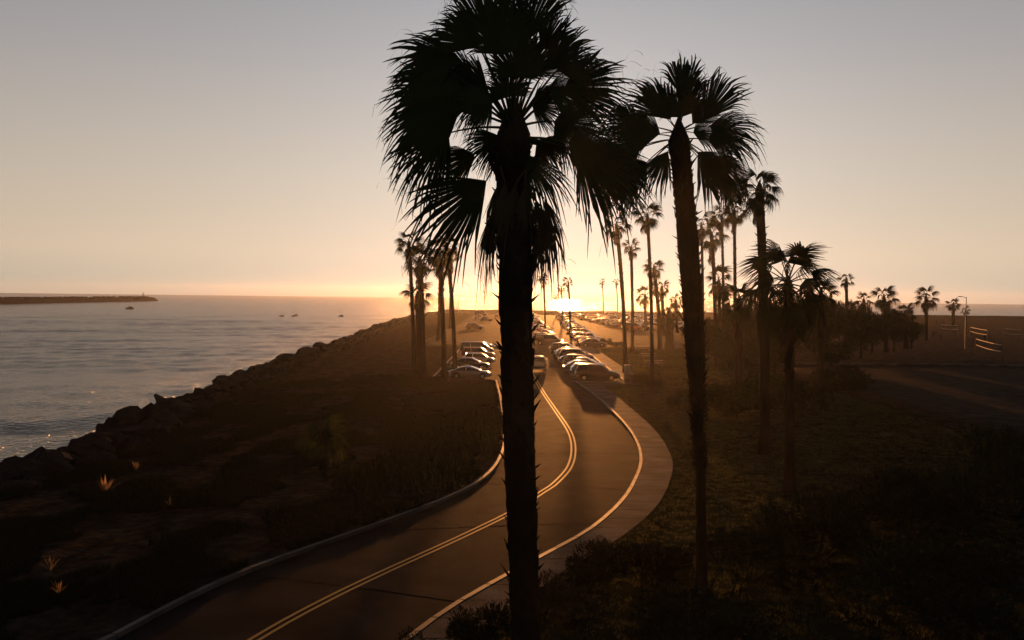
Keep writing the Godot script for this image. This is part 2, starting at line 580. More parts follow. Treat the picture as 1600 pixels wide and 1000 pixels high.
	for i in 38:
		var z0 := -91.4 - i * 1.6
		slab(sw, "paving_slab", Vector3(11.95, 0.128, z0), Vector3(11.95, 0.128, z0 - 1.57), Vector3(13.88, 0.128, z0 - 1.57), Vector3(13.88, 0.128, z0), 0.12, M.concrete)
		slab(kr, "kerb_stone", Vector3(11.76, 0.14, z0), Vector3(11.76, 0.14, z0 - 1.585), Vector3(11.93, 0.14, z0 - 1.585), Vector3(11.93, 0.14, z0), 0.3, M.kerb)
		slab(kl, "kerb_stone", Vector3(-8.47, 0.14, z0), Vector3(-8.47, 0.14, z0 - 1.585), Vector3(-8.31, 0.14, z0 - 1.585), Vector3(-8.31, 0.14, z0), 0.3, M.kerb)
	for i in 4:
		var x0 := -8.3 + i * 1.7
		slab(kl, "kerb_stone", Vector3(x0, 0.14, -90.75), Vector3(x0, 0.14, -90.92), Vector3(x0 + 1.68, 0.14, -90.92), Vector3(x0 + 1.68, 0.14, -90.75), 0.3, M.kerb)

# ---------------------------------------------------------------- rocks
func rock_mesh(sd: int, flat := true) -> ArrayMesh:
	var s := SphereMesh.new()
	s.radial_segments = 9
	s.rings = 5
	var arr := s.get_mesh_arrays()
	var r := RandomNumberGenerator.new()
	r.seed = sd
	var pl := []
	for k in 9:
		pl.append([Vector3(r.randf_range(-1, 1), r.randf_range(-1, 1), r.randf_range(-1, 1)).normalized(), r.randf_range(0.26, 0.41)])
	var v := PackedVector3Array()
	for i in arr[Mesh.ARRAY_INDEX]:
		var p: Vector3 = arr[Mesh.ARRAY_VERTEX][i] * 1.15
		for c in pl:
			var over: float = p.dot(c[0]) - c[1]
			if over > 0: p -= c[0] * over
		v.append(p)
	return soup(v, not flat)

func revetment() -> void:
	var kinds := []
	for k in 8: kinds.append(rock_mesh(100 + k))
	var o := base("rock_revetment", Vector3(-27, -1, -150), "long dark bank of dumped boulders along the channel", "seawall")
	var core := ribbon(stations(16.0, -430.0, 2.0), func(z): return fx(CREST, z) - 9.0, func(z): return fx(CREST, z) + 0.6, 8,
		func(px, z, t): return -5.2 + 4.7 * t + 0.3 * fnl.get_noise_2d(px * 0.5, z * 0.5))
	var inv := Transform3D(Basis(), -o.position)
	obj("rubble_core", core, M.rock, o, inv)
	var spots := []
	var z := 12.0
	while z > -428.0:
		for row in 7:
			var x := fx(CREST, z) + 1.5 - row * 1.25 + rng.randf_range(-0.45, 0.45)
			var y := -0.1 - maxf(0.0, row - 1.6) * 0.62 + rng.randf_range(-0.15, 0.38)
			var s := rng.randf_range(1.0, 2.1) * (0.8 if row == 0 else 1.0)
			if row < 4 and rng.randf() < 0.2: s *= 1.5
			var b := Basis.from_euler(Vector3(rng.randf() * 0.6, rng.randf() * TAU, rng.randf() * 0.6)).scaled_local(Vector3(1.15, rng.randf_range(0.6, 0.85), 0.95) * s)
			spots.append([row, Transform3D(b, Vector3(x, y, z + rng.randf_range(-0.4, 0.4)))])
		z -= 1.15
	var mm := []
	var kept := 0
	for s in spots:
		var p: Vector3 = s[1].origin
		if s[0] < 4 and p.z < -34.0 and kept < 298:
			obj("rock", kinds[kept % 8], M.rock, o, inv * s[1])
			kept += 1
		elif s[0] < 5 or p.z > -130: mm.append(inv * s[1])
	scatter("far_rocks", kinds[2], M.rock, mm, o)

func scatter(called: String, m: Mesh, material: Material, list: Array, parent: Node = self) -> MultiMeshInstance3D:
	var mm := MultiMesh.new()
	mm.transform_format = MultiMesh.TRANSFORM_3D
	mm.mesh = m
	mm.instance_count = list.size()
	for i in list.size(): mm.set_instance_transform(i, list[i])
	var o := MultiMeshInstance3D.new()
	o.name = numbered(called) if parent == self else called
	o.multimesh = mm
	o.material_override = material
	parent.add_child(o, true)
	o.set_meta("kind", "stuff")
	return o

# ---------------------------------------------------------------- palms
# A fan leaf of reach 1 along +x: stalk, then a pleated fan whose fingers part and droop.
func frond_mesh(sd: int, fingers: int, span: float, fold: float, arch: float, droop: float, stalk := 0.42, threads := 0) -> ArrayMesh:
	var r := RandomNumberGenerator.new()
	r.seed = sd
	var v := PackedVector3Array()
	var R := 1.0 - stalk
	var bend := func(p: Vector3) -> Vector3:
		var q := Vector3(p.x, p.y - absf(p.z) * sin(fold), p.z * cos(fold))
		if arch > 0.01:
			var a := arch * q.x
			var up := q.y
			q = Vector3(sin(a) / arch + sin(a) * up, -(1.0 - cos(a)) / arch + cos(a) * up, q.z)
		return q
	var pts := []
	var rad := []
	for k in 6:
		pts.append(bend.call(Vector3(stalk * k / 5.0, 0, 0)))
		rad.append(lerpf(0.016, 0.008, k / 5.0))
	tube(v, pts, rad, 5 if fingers > 24 else 4, false)
	var ts := [0.0, 0.28, 0.52, 0.68, 0.84, 1.0] if fingers > 24 else [0.0, 0.45, 0.7, 1.0]
	var ws := [1.0, 1.0, 0.95, 0.60, 0.34, 0.03] if fingers > 24 else [1.0, 1.0, 0.62, 0.05]
	var gap := 2.0 * span / (fingers - 1)
	for i in fingers:
		var f := -span + gap * i
		var l := R * (0.74 + 0.26 * cos(f * 0.7)) * r.randf_range(0.9, 1.06)
		var split := r.randf_range(0.85, 1.12)
		var dd := droop * r.randf_range(0.5, 1.7)
		var side := r.randf_range(-0.10, 0.10)
		var prev := []
		for k in ts.size():
			var t: float = ts[k]
			var d: float = t * l
			var hw: float = minf(gap * 0.52, 0.2) * d * ws[k] * (split if t > 0.6 else 1.0) + (0.002 if k else 0.004)
			var out := maxf(0.0, t - 0.5)
			var ang := f + side * out * 2.0
			var dir := Vector3(cos(ang), 0, sin(ang))
			var n := Vector3(-sin(ang), 0, cos(ang))
			var c := Vector3(stalk, 0, 0) + dir * d
			var pl := 0.22 * hw
			var p0: Vector3 = bend.call(c - n * hw + Vector3(0, -pl, 0))
			var p1: Vector3 = bend.call(c + n * hw + Vector3(0, pl, 0))
			var fall := Vector3(0, -dd * out * out * l * 3.4, 0)
			p0 += fall; p1 += fall
			if prev: quad(v, prev[0], p0, p1, prev[1])
			prev = [p0, p1]
	for i in threads:
		var f := r.randf_range(-span, span) * 0.9
		var p: Vector3 = bend.call(Vector3(stalk, 0, 0) + Vector3(cos(f), 0, sin(f)) * R * r.randf_range(0.55, 0.8))
		var d := Vector3(r.randf_range(-0.3, 0.8), r.randf_range(-0.2, 0.9), r.randf_range(-0.6, 0.6)).normalized()
		for k in 6:
			var q := p + d * 0.045
			quad(v, p, q, q + Vector3(0.0022, 0.0022, 0), p + Vector3(0.0022, 0.0022, 0))
			p = q
			d = (d + Vector3(r.randf_range(-0.3, 0.3), -0.35, r.randf_range(-0.3, 0.3))).normalized()
	return soup(v)

func make_fronds() -> void:
	var hi := []
	for k in 7:
		hi.append(frond_mesh(200 + k, 44, deg_to_rad([112, 100, 120, 92, 108, 116, 98][k]), [0.5, 0.75, 0.35, 0.9, 0.6, 0.45, 0.8][k], [0.45, 0.6, 0.3, 0.7, 0.5, 0.8, 0.4][k], [0.5, 0.8, 0.6, 1.0, 0.9, 0.7, 0.6][k], [0.42, 0.45, 0.4, 0.47, 0.43, 0.40, 0.46][k], 5))
	fronds.hi = hi
	var mid := []
	for k in 5:
		mid.append(frond_mesh(230 + k, 26, deg_to_rad([108, 95, 118, 100, 112][k]), [0.35, 0.6, 0.3, 0.75, 0.5][k], [0.3, 0.6, 0.4, 0.8, 0.5][k], 0.5, 0.54))
	fronds.mid = mid
	var low := []
	for k in 4:
		low.append(frond_mesh(260 + k, 13, deg_to_rad([105, 92, 112, 98][k]), [0.35, 0.7, 0.5, 0.3][k], [0.4, 0.8, 0.6, 0.3][k], 0.4, 0.54))
	fronds.low = low
	var dead := []
	for k in 4:
		dead.append(frond_mesh(290 + k, 22, deg_to_rad([38, 52, 44, 60][k]), 1.1, 0.35, 0.3, 0.35))
	fronds.dead = dead

func frond_xf(at: Vector3, dir: Vector3, roll: float, s: float) -> Transform3D:
	var x := dir.normalized()
	var z := x.cross(Vector3.UP)
	z = z.normalized() if z.length() > 0.05 else Vector3.BACK
	var y := z.cross(x).normalized()
	return Transform3D(Basis(x, y, z).rotated(x, roll).scaled_local(Vector3.ONE * s), at)

func trunk_mesh(top: Vector3, r0: float, r1: float, rough: float, sd: int, rings: int, sides: int, boots := 0, boot_from := 0.0, lean := 0.25) -> ArrayMesh:
	var r := RandomNumberGenerator.new()
	r.seed = sd
	var v := PackedVector3Array()
	var rg := []
	for i in rings + 1:
		var t := float(i) / rings
		var c := Vector3(top.x * (lean * t + (1.0 - lean) * t * t), top.y * t - (0.35 if i == 0 else 0.0), top.z * t)
		var rr := lerpf(r0, r1, pow(t, 0.55)) + r0 * 0.35 * exp(-t * top.y / 0.5)
		var ring := []
		for k in sides:
			var a := TAU * k / sides
			ring.append(c + Vector3(cos(a), 0, sin(a)) * rr * (1.0 + rough * r.randf_range(-1, 1)))
		rg.append(ring)
	for i in rings:
		for k in sides:
			quad(v, rg[i][k], rg[i + 1][k], rg[i + 1][(k + 1) % sides], rg[i][(k + 1) % sides])
	var tip := top + Vector3(0, r1 * 2.4, 0)
	for k in sides:
		v.append(rg[rings][k]); v.append(tip); v.append(rg[rings][(k + 1) % sides])
	for i in boots:
		var t := lerpf(boot_from, 0.99, float(i) / boots)
		var a := i * 2.39996
		var c := Vector3(top.x * (lean * t + (1.0 - lean) * t * t), top.y * t, top.z * t)
		boot(v, c, a, lerpf(r0, r1, pow(t, 0.55)), r1 * r.randf_range(0.7, 1.5), r)
	return soup(v)

# the split stub of an old leaf stalk, standing off the trunk
func boot(v: PackedVector3Array, c: Vector3, a: float, rr: float, l: float, r: RandomNumberGenerator) -> void:
	var o := Vector3(cos(a), 0, sin(a))
	var s := Vector3(-sin(a), 0, cos(a))
	var w := l * 0.3
	var p := c + o * rr * 0.86
	var up := r.randf_range(0.3, 1.1)
	var e := p + o * l * (r.randf_range(0.2, 0.5) if r.randf() < 0.7 else r.randf_range(0.5, 0.95)) + Vector3(0, l * up, 0) + s * r.randf_range(-0.2, 0.2) * l
	quad(v, p - s * w, e - s * w * 0.3, e + s * w * 0.3, p + s * w)
	var u := p + o * l * 0.22 - Vector3(0, l * 0.1, 0)
	v.append(p - s * w); v.append(u); v.append(e - s * w * 0.3)
	v.append(p + s * w); v.append(e + s * w * 0.3); v.append(u)
	v.append(u); v.append(e + s * w * 0.3); v.append(e - s * w * 0.3)

# b = [base x, base z, crown x, crown y, crown radius, trunk width]
func palm(called: String, label: String, group: String, b: Array, lod: String, n: int, skirt := 0.0, lowest := -48.0, base_y := 0.1) -> Node3D:
	var o := base(called, Vector3(b[0], base_y, b[1]), label, "palm tree", group)
	var top := Vector3(b[2] - b[0], b[3] - base_y, rng.randf_range(-0.2, 0.2))
	var tw: float = b[5]
	var R: float = b[4]
	obj("trunk", trunk_mesh(top, tw * 0.52, tw * 0.4, 0.06, rng.randi(), 12, 8, 60 if lod == "mid" else 26, 0.55), M.bark, o)
	var set_: Array = fronds[lod]
	var m: Material = M.leaf
	n = int(n * 0.85)
	for i in n:
		var u := float(i) / (n - 1)
		var el := deg_to_rad(lerpf(82.0, lowest, pow(u, 0.85)) + rng.randf_range(-9, 9))
		var az := i * 2.39996 + rng.randf_range(-0.35, 0.35)
		var d := Vector3(cos(az) * cos(el), sin(el), sin(az) * cos(el))
		obj("frond", set_[rng.randi() % set_.size()], m, o, frond_xf(top + Vector3(0, 0.1 * R * (0.5 - u), 0), d, rng.randf_range(-0.8, 0.8), R * rng.randf_range(0.8, 1.1)))
	if skirt > 0.0:
		var k := 0
		while k < 14:
			var az := k * 2.39996
			var t := float(k) / 14
			var d := Vector3(cos(az) * 0.32, -1, sin(az) * 0.32)
			obj("dead_frond", fronds.dead[k % 4], M.leaf_dead, o, frond_xf(top + Vector3(cos(az) * tw * 0.4, -0.12 * R - skirt * t * R, sin(az) * tw * 0.4), d, rng.randf_range(-0.6, 0.6), R * 0.55))
			k += 1
	return o

# one fan leaf as it hangs on its tree: a bowed stalk from the crown to the hub, then a pleated blade that spreads along dir
func fan_leaf(from: Vector3, hub: Vector3, dir: Vector3, normal: Vector3, R: float, span: float, sag: float, droop: float, cup: float, fingers: int, sd: int) -> ArrayMesh:
	var r := RandomNumberGenerator.new()
	r.seed = sd
	var v := PackedVector3Array()
	var pts := []
	var rad := []
	var bow := (from + hub) * 0.5 + Vector3(0, 0.09 * from.distance_to(hub), 0)
	for k in 8:
		var t := k / 7.0
		pts.append(from.lerp(bow, t).lerp(bow.lerp(hub, t), t))
		rad.append(lerpf(0.026, 0.012, t))
	tube(v, pts, rad, 6, false)
	var X := dir.normalized()
	var Z := X.cross(normal).normalized()
	var Y := Z.cross(X).normalized()
	var pos := func(x: float, z: float, y: float) -> Vector3:
		var l := Vector2(x, z).length()
		var p := hub + X * x + Z * z + Y * (y - absf(z) * cup - 0.25 * l * l / R)
		p.y -= sag * l * l / R
		return p
	var ts := [0.0, 0.3, 0.7, 0.79, 0.87, 0.94, 1.0]
	var ws := [1.0, 1.03, 1.03, 0.78, 0.58, 0.36, 0.03]
	var gap := 2.0 * span / (fingers - 1)
	for i in fingers:
		var f := -span + gap * i
		var l := R * (0.78 + 0.22 * cos(f * 0.8)) * r.randf_range(0.9, 1.06) * (1.0 - 0.3 * pow(absf(f) / span, 4.0))
		var cut := r.randf_range(0.78, 1.08)
		var dd := droop * (r.randf_range(0.3, 1.5) if r.randf() < 0.82 else r.randf_range(2.0, 4.0))
		var bend := r.randf_range(-0.35, 0.35)
		var prev := []
		for k in ts.size():
			var t: float = ts[k]
			var out := maxf(0.0, t - 0.66)
			var a := f + bend * out
			var d := t * l
			var hw: float = gap * 0.5 * d * ws[k] * (cut if t > 0.6 else 1.0) + 0.0015
			var c := Vector2(cos(a) * d, sin(a) * d)
			var n := Vector2(-sin(a), cos(a)) * hw
			var p0: Vector3 = pos.call(c.x - n.x, c.y - n.y, -0.25 * hw)
			var p1: Vector3 = pos.call(c.x + n.x, c.y + n.y, 0.25 * hw)
			var fall := Vector3(0, -dd * out * out * l * 3.6, 0)
			p0 += fall; p1 += fall
			if prev: quad(v, prev[0], p0, p1, prev[1])
			prev = [p0, p1]
		if r.randf() < 0.14:
			# a loose fibre curling off the finger
			var p: Vector3 = prev[0]
			var w := Vector3(r.randf_range(-0.6, 0.6), r.randf_range(-0.3, 0.8), r.randf_range(-0.6, 0.6)).normalized()
			for k in 6:
				var q := p + w * 0.06 * R
				quad(v, p, q, q + Vector3(0.004, 0.003, 0), p + Vector3(0.004, 0.003, 0))
				p = q
				w = (w + Vector3(r.randf_range(-0.3, 0.3), -0.4, r.randf_range(-0.3, 0.3))).normalized()
	return soup(v)

# rows: hub across, hub up, blade length, blade direction in degrees, half-angle of the fan; depth alternates front and back
func crown(o: Node3D, top: Vector3, rows: Array, sd: int) -> void:
	var r := RandomNumberGenerator.new()
	r.seed = sd
	for i in rows.size():
		var q: Array = rows[i]
		var a := deg_to_rad(q[3])
		var depth := r.randf_range(0.1, 0.6) * (1 if i % 2 else -1)
		var hub := top + Vector3(q[0], q[1], depth)
		var d := Vector3(cos(a), sin(a), signf(depth) * r.randf_range(0.0, 0.5))
		var n := Vector3(r.randf_range(-0.3, 0.3), 0.25 + r.randf_range(-0.25, 0.3), signf(depth) * 1.0)
		obj("frond", fan_leaf(top + Vector3(q[0] * 0.06, 0.1 * signf(q[1]), depth * 0.2), hub, d, n, q[2], deg_to_rad(q[4]), r.randf_range(0.02, 0.12), 0.3, r.randf_range(0.08, 0.3), int(clampf(q[4] * 0.85, 32, 64)), sd + i), M.leaf, o)

func near_palms() -> void:
	# the great palm in front of the bend, its crown reaching past the top of the view
	var o := base("fan_palm", Vector3(0.49, 0.05, -14), "largest shaggy fan palm, its stub-covered trunk rising beside the bend", "palm tree", "fan palms")
	var top := Vector3(-0.50, 11.5, 0)
	obj("trunk", trunk_mesh(top, 0.185, 0.275, 0.085, 5, 70, 16, 0, 0.0, 1.5), M.bark, o)
	var kinds := []
	for k in 9:
		var r := RandomNumberGenerator.new()
		r.seed = 40 + k
		var v := PackedVector3Array()
		boot(v, Vector3.ZERO, 0.0, 0.0, 0.17, r)
		kinds.append(soup(v))
	for i in 290:
		var t := lerpf(0.12, 0.985, pow(float(i) / 290, 0.85))
		var a := i * 2.39996
		var c := Vector3(top.x * (1.5 * t - 0.5 * t * t), top.y * t, 0)
		var q := rng.randf_range(0.5, 1.35) * (1.0 + 0.5 * smoothstep(0.78, 0.86, t))
		obj("leaf_base", kinds[rng.randi() % 9], M.bark, o, Transform3D(Basis(Vector3.UP, -a).scaled_local(Vector3.ONE * q), c + Vector3(cos(a), 0, sin(a)) * (lerpf(0.185, 0.275, pow(t, 0.55)) * 0.9)))
	crown(o, top, [[-0.22, 0.00, 0.63, 215, 60], [-0.38, 0.56, 0.61, 175, 80], [0.29, 0.51, 0.59, 5, 80], [-0.07, 0.51, 0.53, 100, 95], [-0.63, -0.25, 0.71, 200, 50], [0.85, -0.20, 0.76, -5, 70], [1.46, -0.48, 0.71, -30, 60], [-0.99, 0.87, 0.97, 180, 55], [-0.60, 1.60, 0.73, 128, 34], [-0.33, 1.32, 1.27, 108, 42], [-0.07, 1.38, 1.27, 92, 40], [0.18, 1.32, 1.22, 80, 38], [0.44, 1.43, 0.92, 68, 34], [-0.53, 1.22, 0.97, 140, 48], [0.52, 1.15, 1.00, 52, 42], [-0.17, 1.07, 0.92, 98, 75], [0.23, 1.05, 0.87, 70, 75], [-0.83, 1.07, 1.12, 170, 44], [-0.63, 0.92, 0.82, 160, 60], [-0.76, 0.44, 1.26, 178, 72], [-1.07, 0.10, 1.17, 222, 50], [-0.94, 0.25, 1.12, 200, 60], [-0.43, -0.71, 1.48, 214, 44], [-0.33, 0.38, 0.63, 195, 75], [0.80, 0.76, 1.10, 14, 58], [0.66, 0.92, 0.82, 30, 60], [0.66, 0.25, 0.92, -20, 78], [1.00, -0.33, 1.24, -34, 58], [1.10, -0.25, 0.82, -10, 60], [0.19, -0.36, 0.94, -52, 38], [0.39, 0.00, 0.61, -30, 60], [0.03, 0.76, 0.71, 90, 95], [-0.43, 0.76, 0.82, 165, 60], [0.54, 0.66, 0.76, 5, 70]], 500)
	# old leaves hanging down against the trunk: hub across, hub up, depth, length, direction, half-angle
	var old := [[-0.30, -1.19, 1.07, 255, 13, 0.10], [-0.28, -1.07, 0.97, 262, 12, -0.15], [0.36, -1.05, 1.10, 284, 20, 0.12], [0.46, -1.15, 1.00, 288, 20, -0.12], [0.30, -1.32, 1.02, 278, 18, 0.00], [0.50, -1.03, 0.92, 296, 20, 0.05], [0.03, -0.87, 0.92, 268, 28, 0.38], [-0.12, -0.82, 0.87, 262, 24, 0.36], [0.18, -0.87, 0.92, 276, 26, 0.36], [0.03, -0.87, 0.92, 270, 28, -0.38], [0.39, -1.48, 0.82, 280, 16, 0.10], [-0.25, -0.87, 0.82, 258, 18, 0.25]]
	for i in old.size():
		var r: Array = old[i]
		var a := deg_to_rad(r[3])
		var h := top + Vector3(r[0], r[1], r[4 + 1])
		obj("dead_frond", fan_leaf(top + Vector3(signf(r[0]) * 0.2, r[1] + 0.25, r[5] * 0.8), h, Vector3(cos(a), sin(a), 0.0), Vector3(0.25 * signf(r[0]), 0.1, 1.0 if r[5] >= 0.0 else -1.0), r[2] * 0.84, deg_to_rad(r[4]), 0.1, 0.7, 0.5, 20, 700 + i), M.leaf_dead, o)

	# the second tall palm
	var b := [5.76, -26.00, 4.83, 13.72, 2.23, 0.32]
	var p := palm("fan_palm", "second tallest fan palm with thick shaggy upper trunk over the lawn", "fan palms", b, "mid", 0)
	var tp := Vector3(b[2] - b[0], b[3] - 0.1, 0)
	crown(p, tp, [[-1.17, 0.32, 1.17, 160, 62], [-1.42, -0.53, 1.14, 195, 70], [-1.14, -1.19, 1.17, 220, 55], [1.14, -0.81, 1.14, -30, 60], [1.42, -1.19, 0.95, -45, 50], [0.04, 0.98, 1.51, 88, 38], [0.23, 0.89, 1.25, 75, 42], [-0.38, 0.42, 1.67, 128, 40], [-0.19, 0.51, 1.44, 112, 40], [-0.72, -0.06, 1.51, 165, 58], [-1.04, -0.25, 1.25, 185, 66], [0.66, 0.42, 1.70, 62, 38], [0.47, 0.42, 1.32, 50, 44], [0.79, 0.19, 1.55, -4, 55], [0.95, -0.06, 1.25, 10, 60], [0.49, -0.53, 1.59, -40, 48], [0.76, -0.72, 1.25, -22, 55], [-0.38, -0.53, 1.21, 234, 40], [-0.85, -0.72, 1.32, 212, 56], [0.04, 0.51, 1.14, 95, 80], [-0.47, 0.13, 1.14, 150, 60], [0.38, 0.04, 0.95, 20, 70]], 560)
	# thick thatch of old leaf bases on its upper trunk
	var v := PackedVector3Array()
	var rr := RandomNumberGenerator.new()
	rr.seed = 77
	for i in 520:
		var t := lerpf(0.28, 0.985, float(i) / 520)
		var a := i * 2.39996
		var c := Vector3(tp.x * (0.25 * t + 0.75 * t * t), tp.y * t, 0)
		boot(v, c, a, 0.17 + 0.13 * smoothstep(0.30, 0.62, t), rr.randf_range(0.14, 0.3), rr)
	var pts := []
	var rad := []
	for k in 14:
		var t := lerpf(0.28, 0.99, k / 13.0)
		pts.append(Vector3(tp.x * (0.25 * t + 0.75 * t * t), tp.y * t, 0))
		rad.append(0.15 + 0.15 * smoothstep(0.30, 0.6, t) + rr.randf_range(-0.02, 0.02))
	pts.append(tp + Vector3(0, 0.55, 0))
	rad.append(0.03)
	tube(v, pts, rad, 12, false)
	obj("leaf_base_thatch", soup(v), M.bark, p)

func palms() -> void:
	var g := "fan palms"
	# name, label, row, level, leaves, skirt
	palm("fan_palm", "slim dark fan palm, outermost of the clump on the seaward verge", g, [-9.65, -87.06, -10.27, 13.94, 1.71, 0.44], "mid", 20, 0.5)
	palm("fan_palm", "stout fan palm second from the sea in the verge clump", g, [-9.51, -93.80, -9.89, 12.43, 2.05, 0.75], "mid", 22, 1.0)
	palm("fan_palm", "short fan palm at the foot of the verge clump, drooping low fronds", g, [-10.24, -97.47, -10.53, 8.74, 1.99, 0.64], "mid", 16, 0.2)
	palm("fan_palm", "fan palm with shaggy collar just seaward of the parked cars", g, [-6.83, -89.30, -7.47, 13.13, 1.88, 0.52], "mid", 22, 0.8)
	palm("fan_palm", "leaning slim fan palm beside the front of the seaward car row", g, [-6.05, -94.21, -7.07, 14.05, 1.71, 0.48], "mid", 20, 0.6)
	palm("fan_palm", "broad-skirted palm behind the seaward clump, hazy orange", g, [-13.84, -168.63, -13.60, 13.99, 2.70, 1.10], "low", 20, 1.2)
	palm("fan_palm", "hazy palm with long beard behind the seaward car row", g, [-16.12, -228.51, -15.79, 18.78, 2.33, 0.67], "low", 16, 1.4)
	palm("fan_palm", "tall hazy palm with hanging beard standing among the parked cars", g, [7.91, -208.07, 7.30, 13.02, 1.67, 0.45], "low", 16, 1.0)
	palm("fan_palm", "tallest of three hazy palms amid the double car row", g, [13.70, -206.13, 13.09, 12.00, 1.65, 0.51], "low", 16, 1.0)
	palm("fan_palm", "middle one of three hazy palms amid the double car row", g, [15.78, -274.14, 15.24, 11.17, 1.80, 0.52], "low", 14, 0.6)
	palm("fan_palm", "smallest of three hazy palms amid the double car row", g, [17.63, -351.17, 17.52, 8.18, 1.53, 0.46], "low", 12)
	palm("fan_palm", "lone distant palm at the beach edge of the car park", g, [35.39, -339.96, 34.69, 14.34, 1.73, 0.49], "low", 13, 1.0)
	palm("fan_palm", "distant palm next to the lone one at the beach edge", g, [43.52, -362.38, 42.77, 14.75, 1.85, 0.53], "low", 13, 1.0)
	palm("fan_palm", "tall slender palm beside the grey utility box", g, [13.13, -101.20, 11.85, 17.06, 1.84, 0.52], "mid", 22, 0.7)
	palm("fan_palm", "slender palm behind the utility box, beside the picnic tables", g, [19.11, -139.01, 18.65, 16.48, 1.82, 0.56], "mid", 20, 0.5)
	palm("fan_palm", "tall lawn palm with round ball of dead fronds under its crown", g, [14.73, -91.75, 13.99, 17.28, 1.80, 0.43], "mid", 22, 0.45)
	palm("fan_palm", "heavily skirted palm behind the picnic tables", g, [24.71, -146.42, 23.53, 13.52, 2.13, 0.75], "mid", 22, 1.6)
	palm("fan_palm", "round-headed palm at the corner of the car park", g, [34.48, -226.30, 34.17, 9.06, 3.13, 0.82], "low", 22, 0.6)
	palm("fan_palm", "taller of two palms behind the round-headed palm", g, [34.13, -198.33, 33.67, 10.82, 2.45, 0.87], "low", 20, 0.8)
	palm("fan_palm", "squat thick palm with low skirt on the far lawn edge", g, [27.00, -150.29, 26.90, 5.81, 2.41, 1.53], "mid", 22, 0.9)
	palm("fan_palm", "hazy palm partly behind the second tallest palm", g, [40.74, -216.60, 40.29, 7.88, 2.21, 0.79], "low", 18, 0.6)
	palm("fan_palm", "tall thin palm, outermost of the trio past the thick palm", g, [32.93, -151.38, 32.33, 21.23, 2.75, 0.55], "mid", 20, 0.7)
	palm("fan_palm", "middle palm of the trio past the thick palm", g, [31.39, -135.16, 30.47, 18.37, 2.66, 0.69], "mid", 22, 1.2)
	palm("fan_palm", "tall bearded palm of the trio past the thick palm", g, [36.62, -152.06, 35.98, 22.86, 2.66, 0.55], "mid", 22, 1.2)
	palm("fan_palm", "low drooping palm under the trio past the thick palm", g, [30.35, -128.23, 30.05, 11.21, 2.61, 0.65], "mid", 18, 0.5)
	palm("fan_palm", "stout fan palm with rough trunk rising from the dark thicket", g, [14.53, -50.00, 13.91, 15.06, 1.53, 0.62], "mid", 26, 0.8)
	palm("fan_palm", "low wide fan palm with loose upright fronds in the thicket", g, [12.79, -40.00, 12.55, 9.61, 2.56, 0.49], "mid", 34, 0.6, -70.0)
	palm("fan_palm", "small palm poking above the thicket by the playing courts", g, [59.61, -156.28, 59.22, 12.28, 1.71, 0.68], "low", 18, 0.4)
	palm("fan_palm", "small drooping palm between the thicket and the courts", g, [63.18, -156.93, 62.75, 8.57, 1.94, 0.69], "low", 18, 0.3)
	palm("fan_palm", "bushy palm where the thicket ends near the courts", g, [63.24, -148.21, 62.70, 9.17, 2.59, 0.76], "mid", 20, 0.4)
	palm("fan_palm", "low palm beside the bushy palm near the courts", g, [71.15, -158.39, 70.66, 6.11, 2.54, 0.81], "low", 20, 0.3)
	palm("fan_palm", "freestanding palm with full round crown near the volleyball nets", g, [90.14, -191.15, 89.91, 9.32, 3.20, 0.83], "mid", 22, 0.5)
	palm("fan_palm", "small palm close to the tall lamp post by the nets", g, [122.90, -237.95, 122.74, 6.06, 1.56, 0.52], "low", 14)
	palm("fan_palm", "small heavily skirted palm on the sand between freestanding palm and lamp post", g, [140.67, -279.93, 140.48, 7.34, 2.65, 1.02], "low", 26, 1.6)
	palm("fan_palm", "dark palm in the middle of the thicket beside the low wide palm", g, [26.43, -75.00, 26.33, 9.19, 1.86, 0.66], "mid", 26, 0.8)
	palm("fan_palm", "shorter dark palm at the lawn side of the thicket", g, [18.21, -70.00, 18.11, 8.70, 1.94, 0.61], "mid", 26, 0.8)
	palm("fan_palm", "dark palm between the trio and the stout thicket palm", g, [26.70, -105.00, 26.28, 19.20, 1.83, 0.46], "mid", 24, 1.0)
	# young palm on the dirt verge, its leaves lit from behind
	var o := base("young_fan_palm", Vector3(-9.35, 0.00, -43.73), "young short fan palm with dim green leaves on the dirt verge", "palm tree", g)
	obj("trunk", trunk_mesh(Vector3(0.0, 1.6, 0), 0.2, 0.17, 0.08, 9, 8, 9, 40, 0.1), M.bark, o)
	for i in 17:
		var u := i / 16.0
		var el := deg_to_rad(lerpf(80, -25, u))
		var az := i * 2.39996
		obj("frond", fronds.mid[i % 5], M.leaf_young, o, frond_xf(Vector3(0, 1.6, 0), Vector3(cos(az) * cos(el), sin(el), sin(az) * cos(el)), rng.randf_range(-0.4, 0.4), rng.randf_range(1.25, 1.6)))
	# spiky plants among the rocks
	for r in [[Vector3(-17.66, 0.00, -38.15), 0.9, "tallest dry spiky plant catching the sun on the rocks"], [Vector3(-18.51, 0.00, -43.22), 0.6, "dry spiky plant behind the tallest one on the rocks"], [Vector3(-14.03, 0.00, -36.03), 0.5, "small dry spiky plant between rocks and dirt"], [Vector3(-14.48, 0.00, -27.48), 0.6, "dry spiky plant low on the near rocks"], [Vector3(-13.11, 0.00, -25.36), 0.5, "smallest dry spiky plant low on the near rocks"]]:
		var q := base("spiky_plant", r[0] + Vector3(0, 0.1, 0), r[2], "plant", "dry plants on the verge")
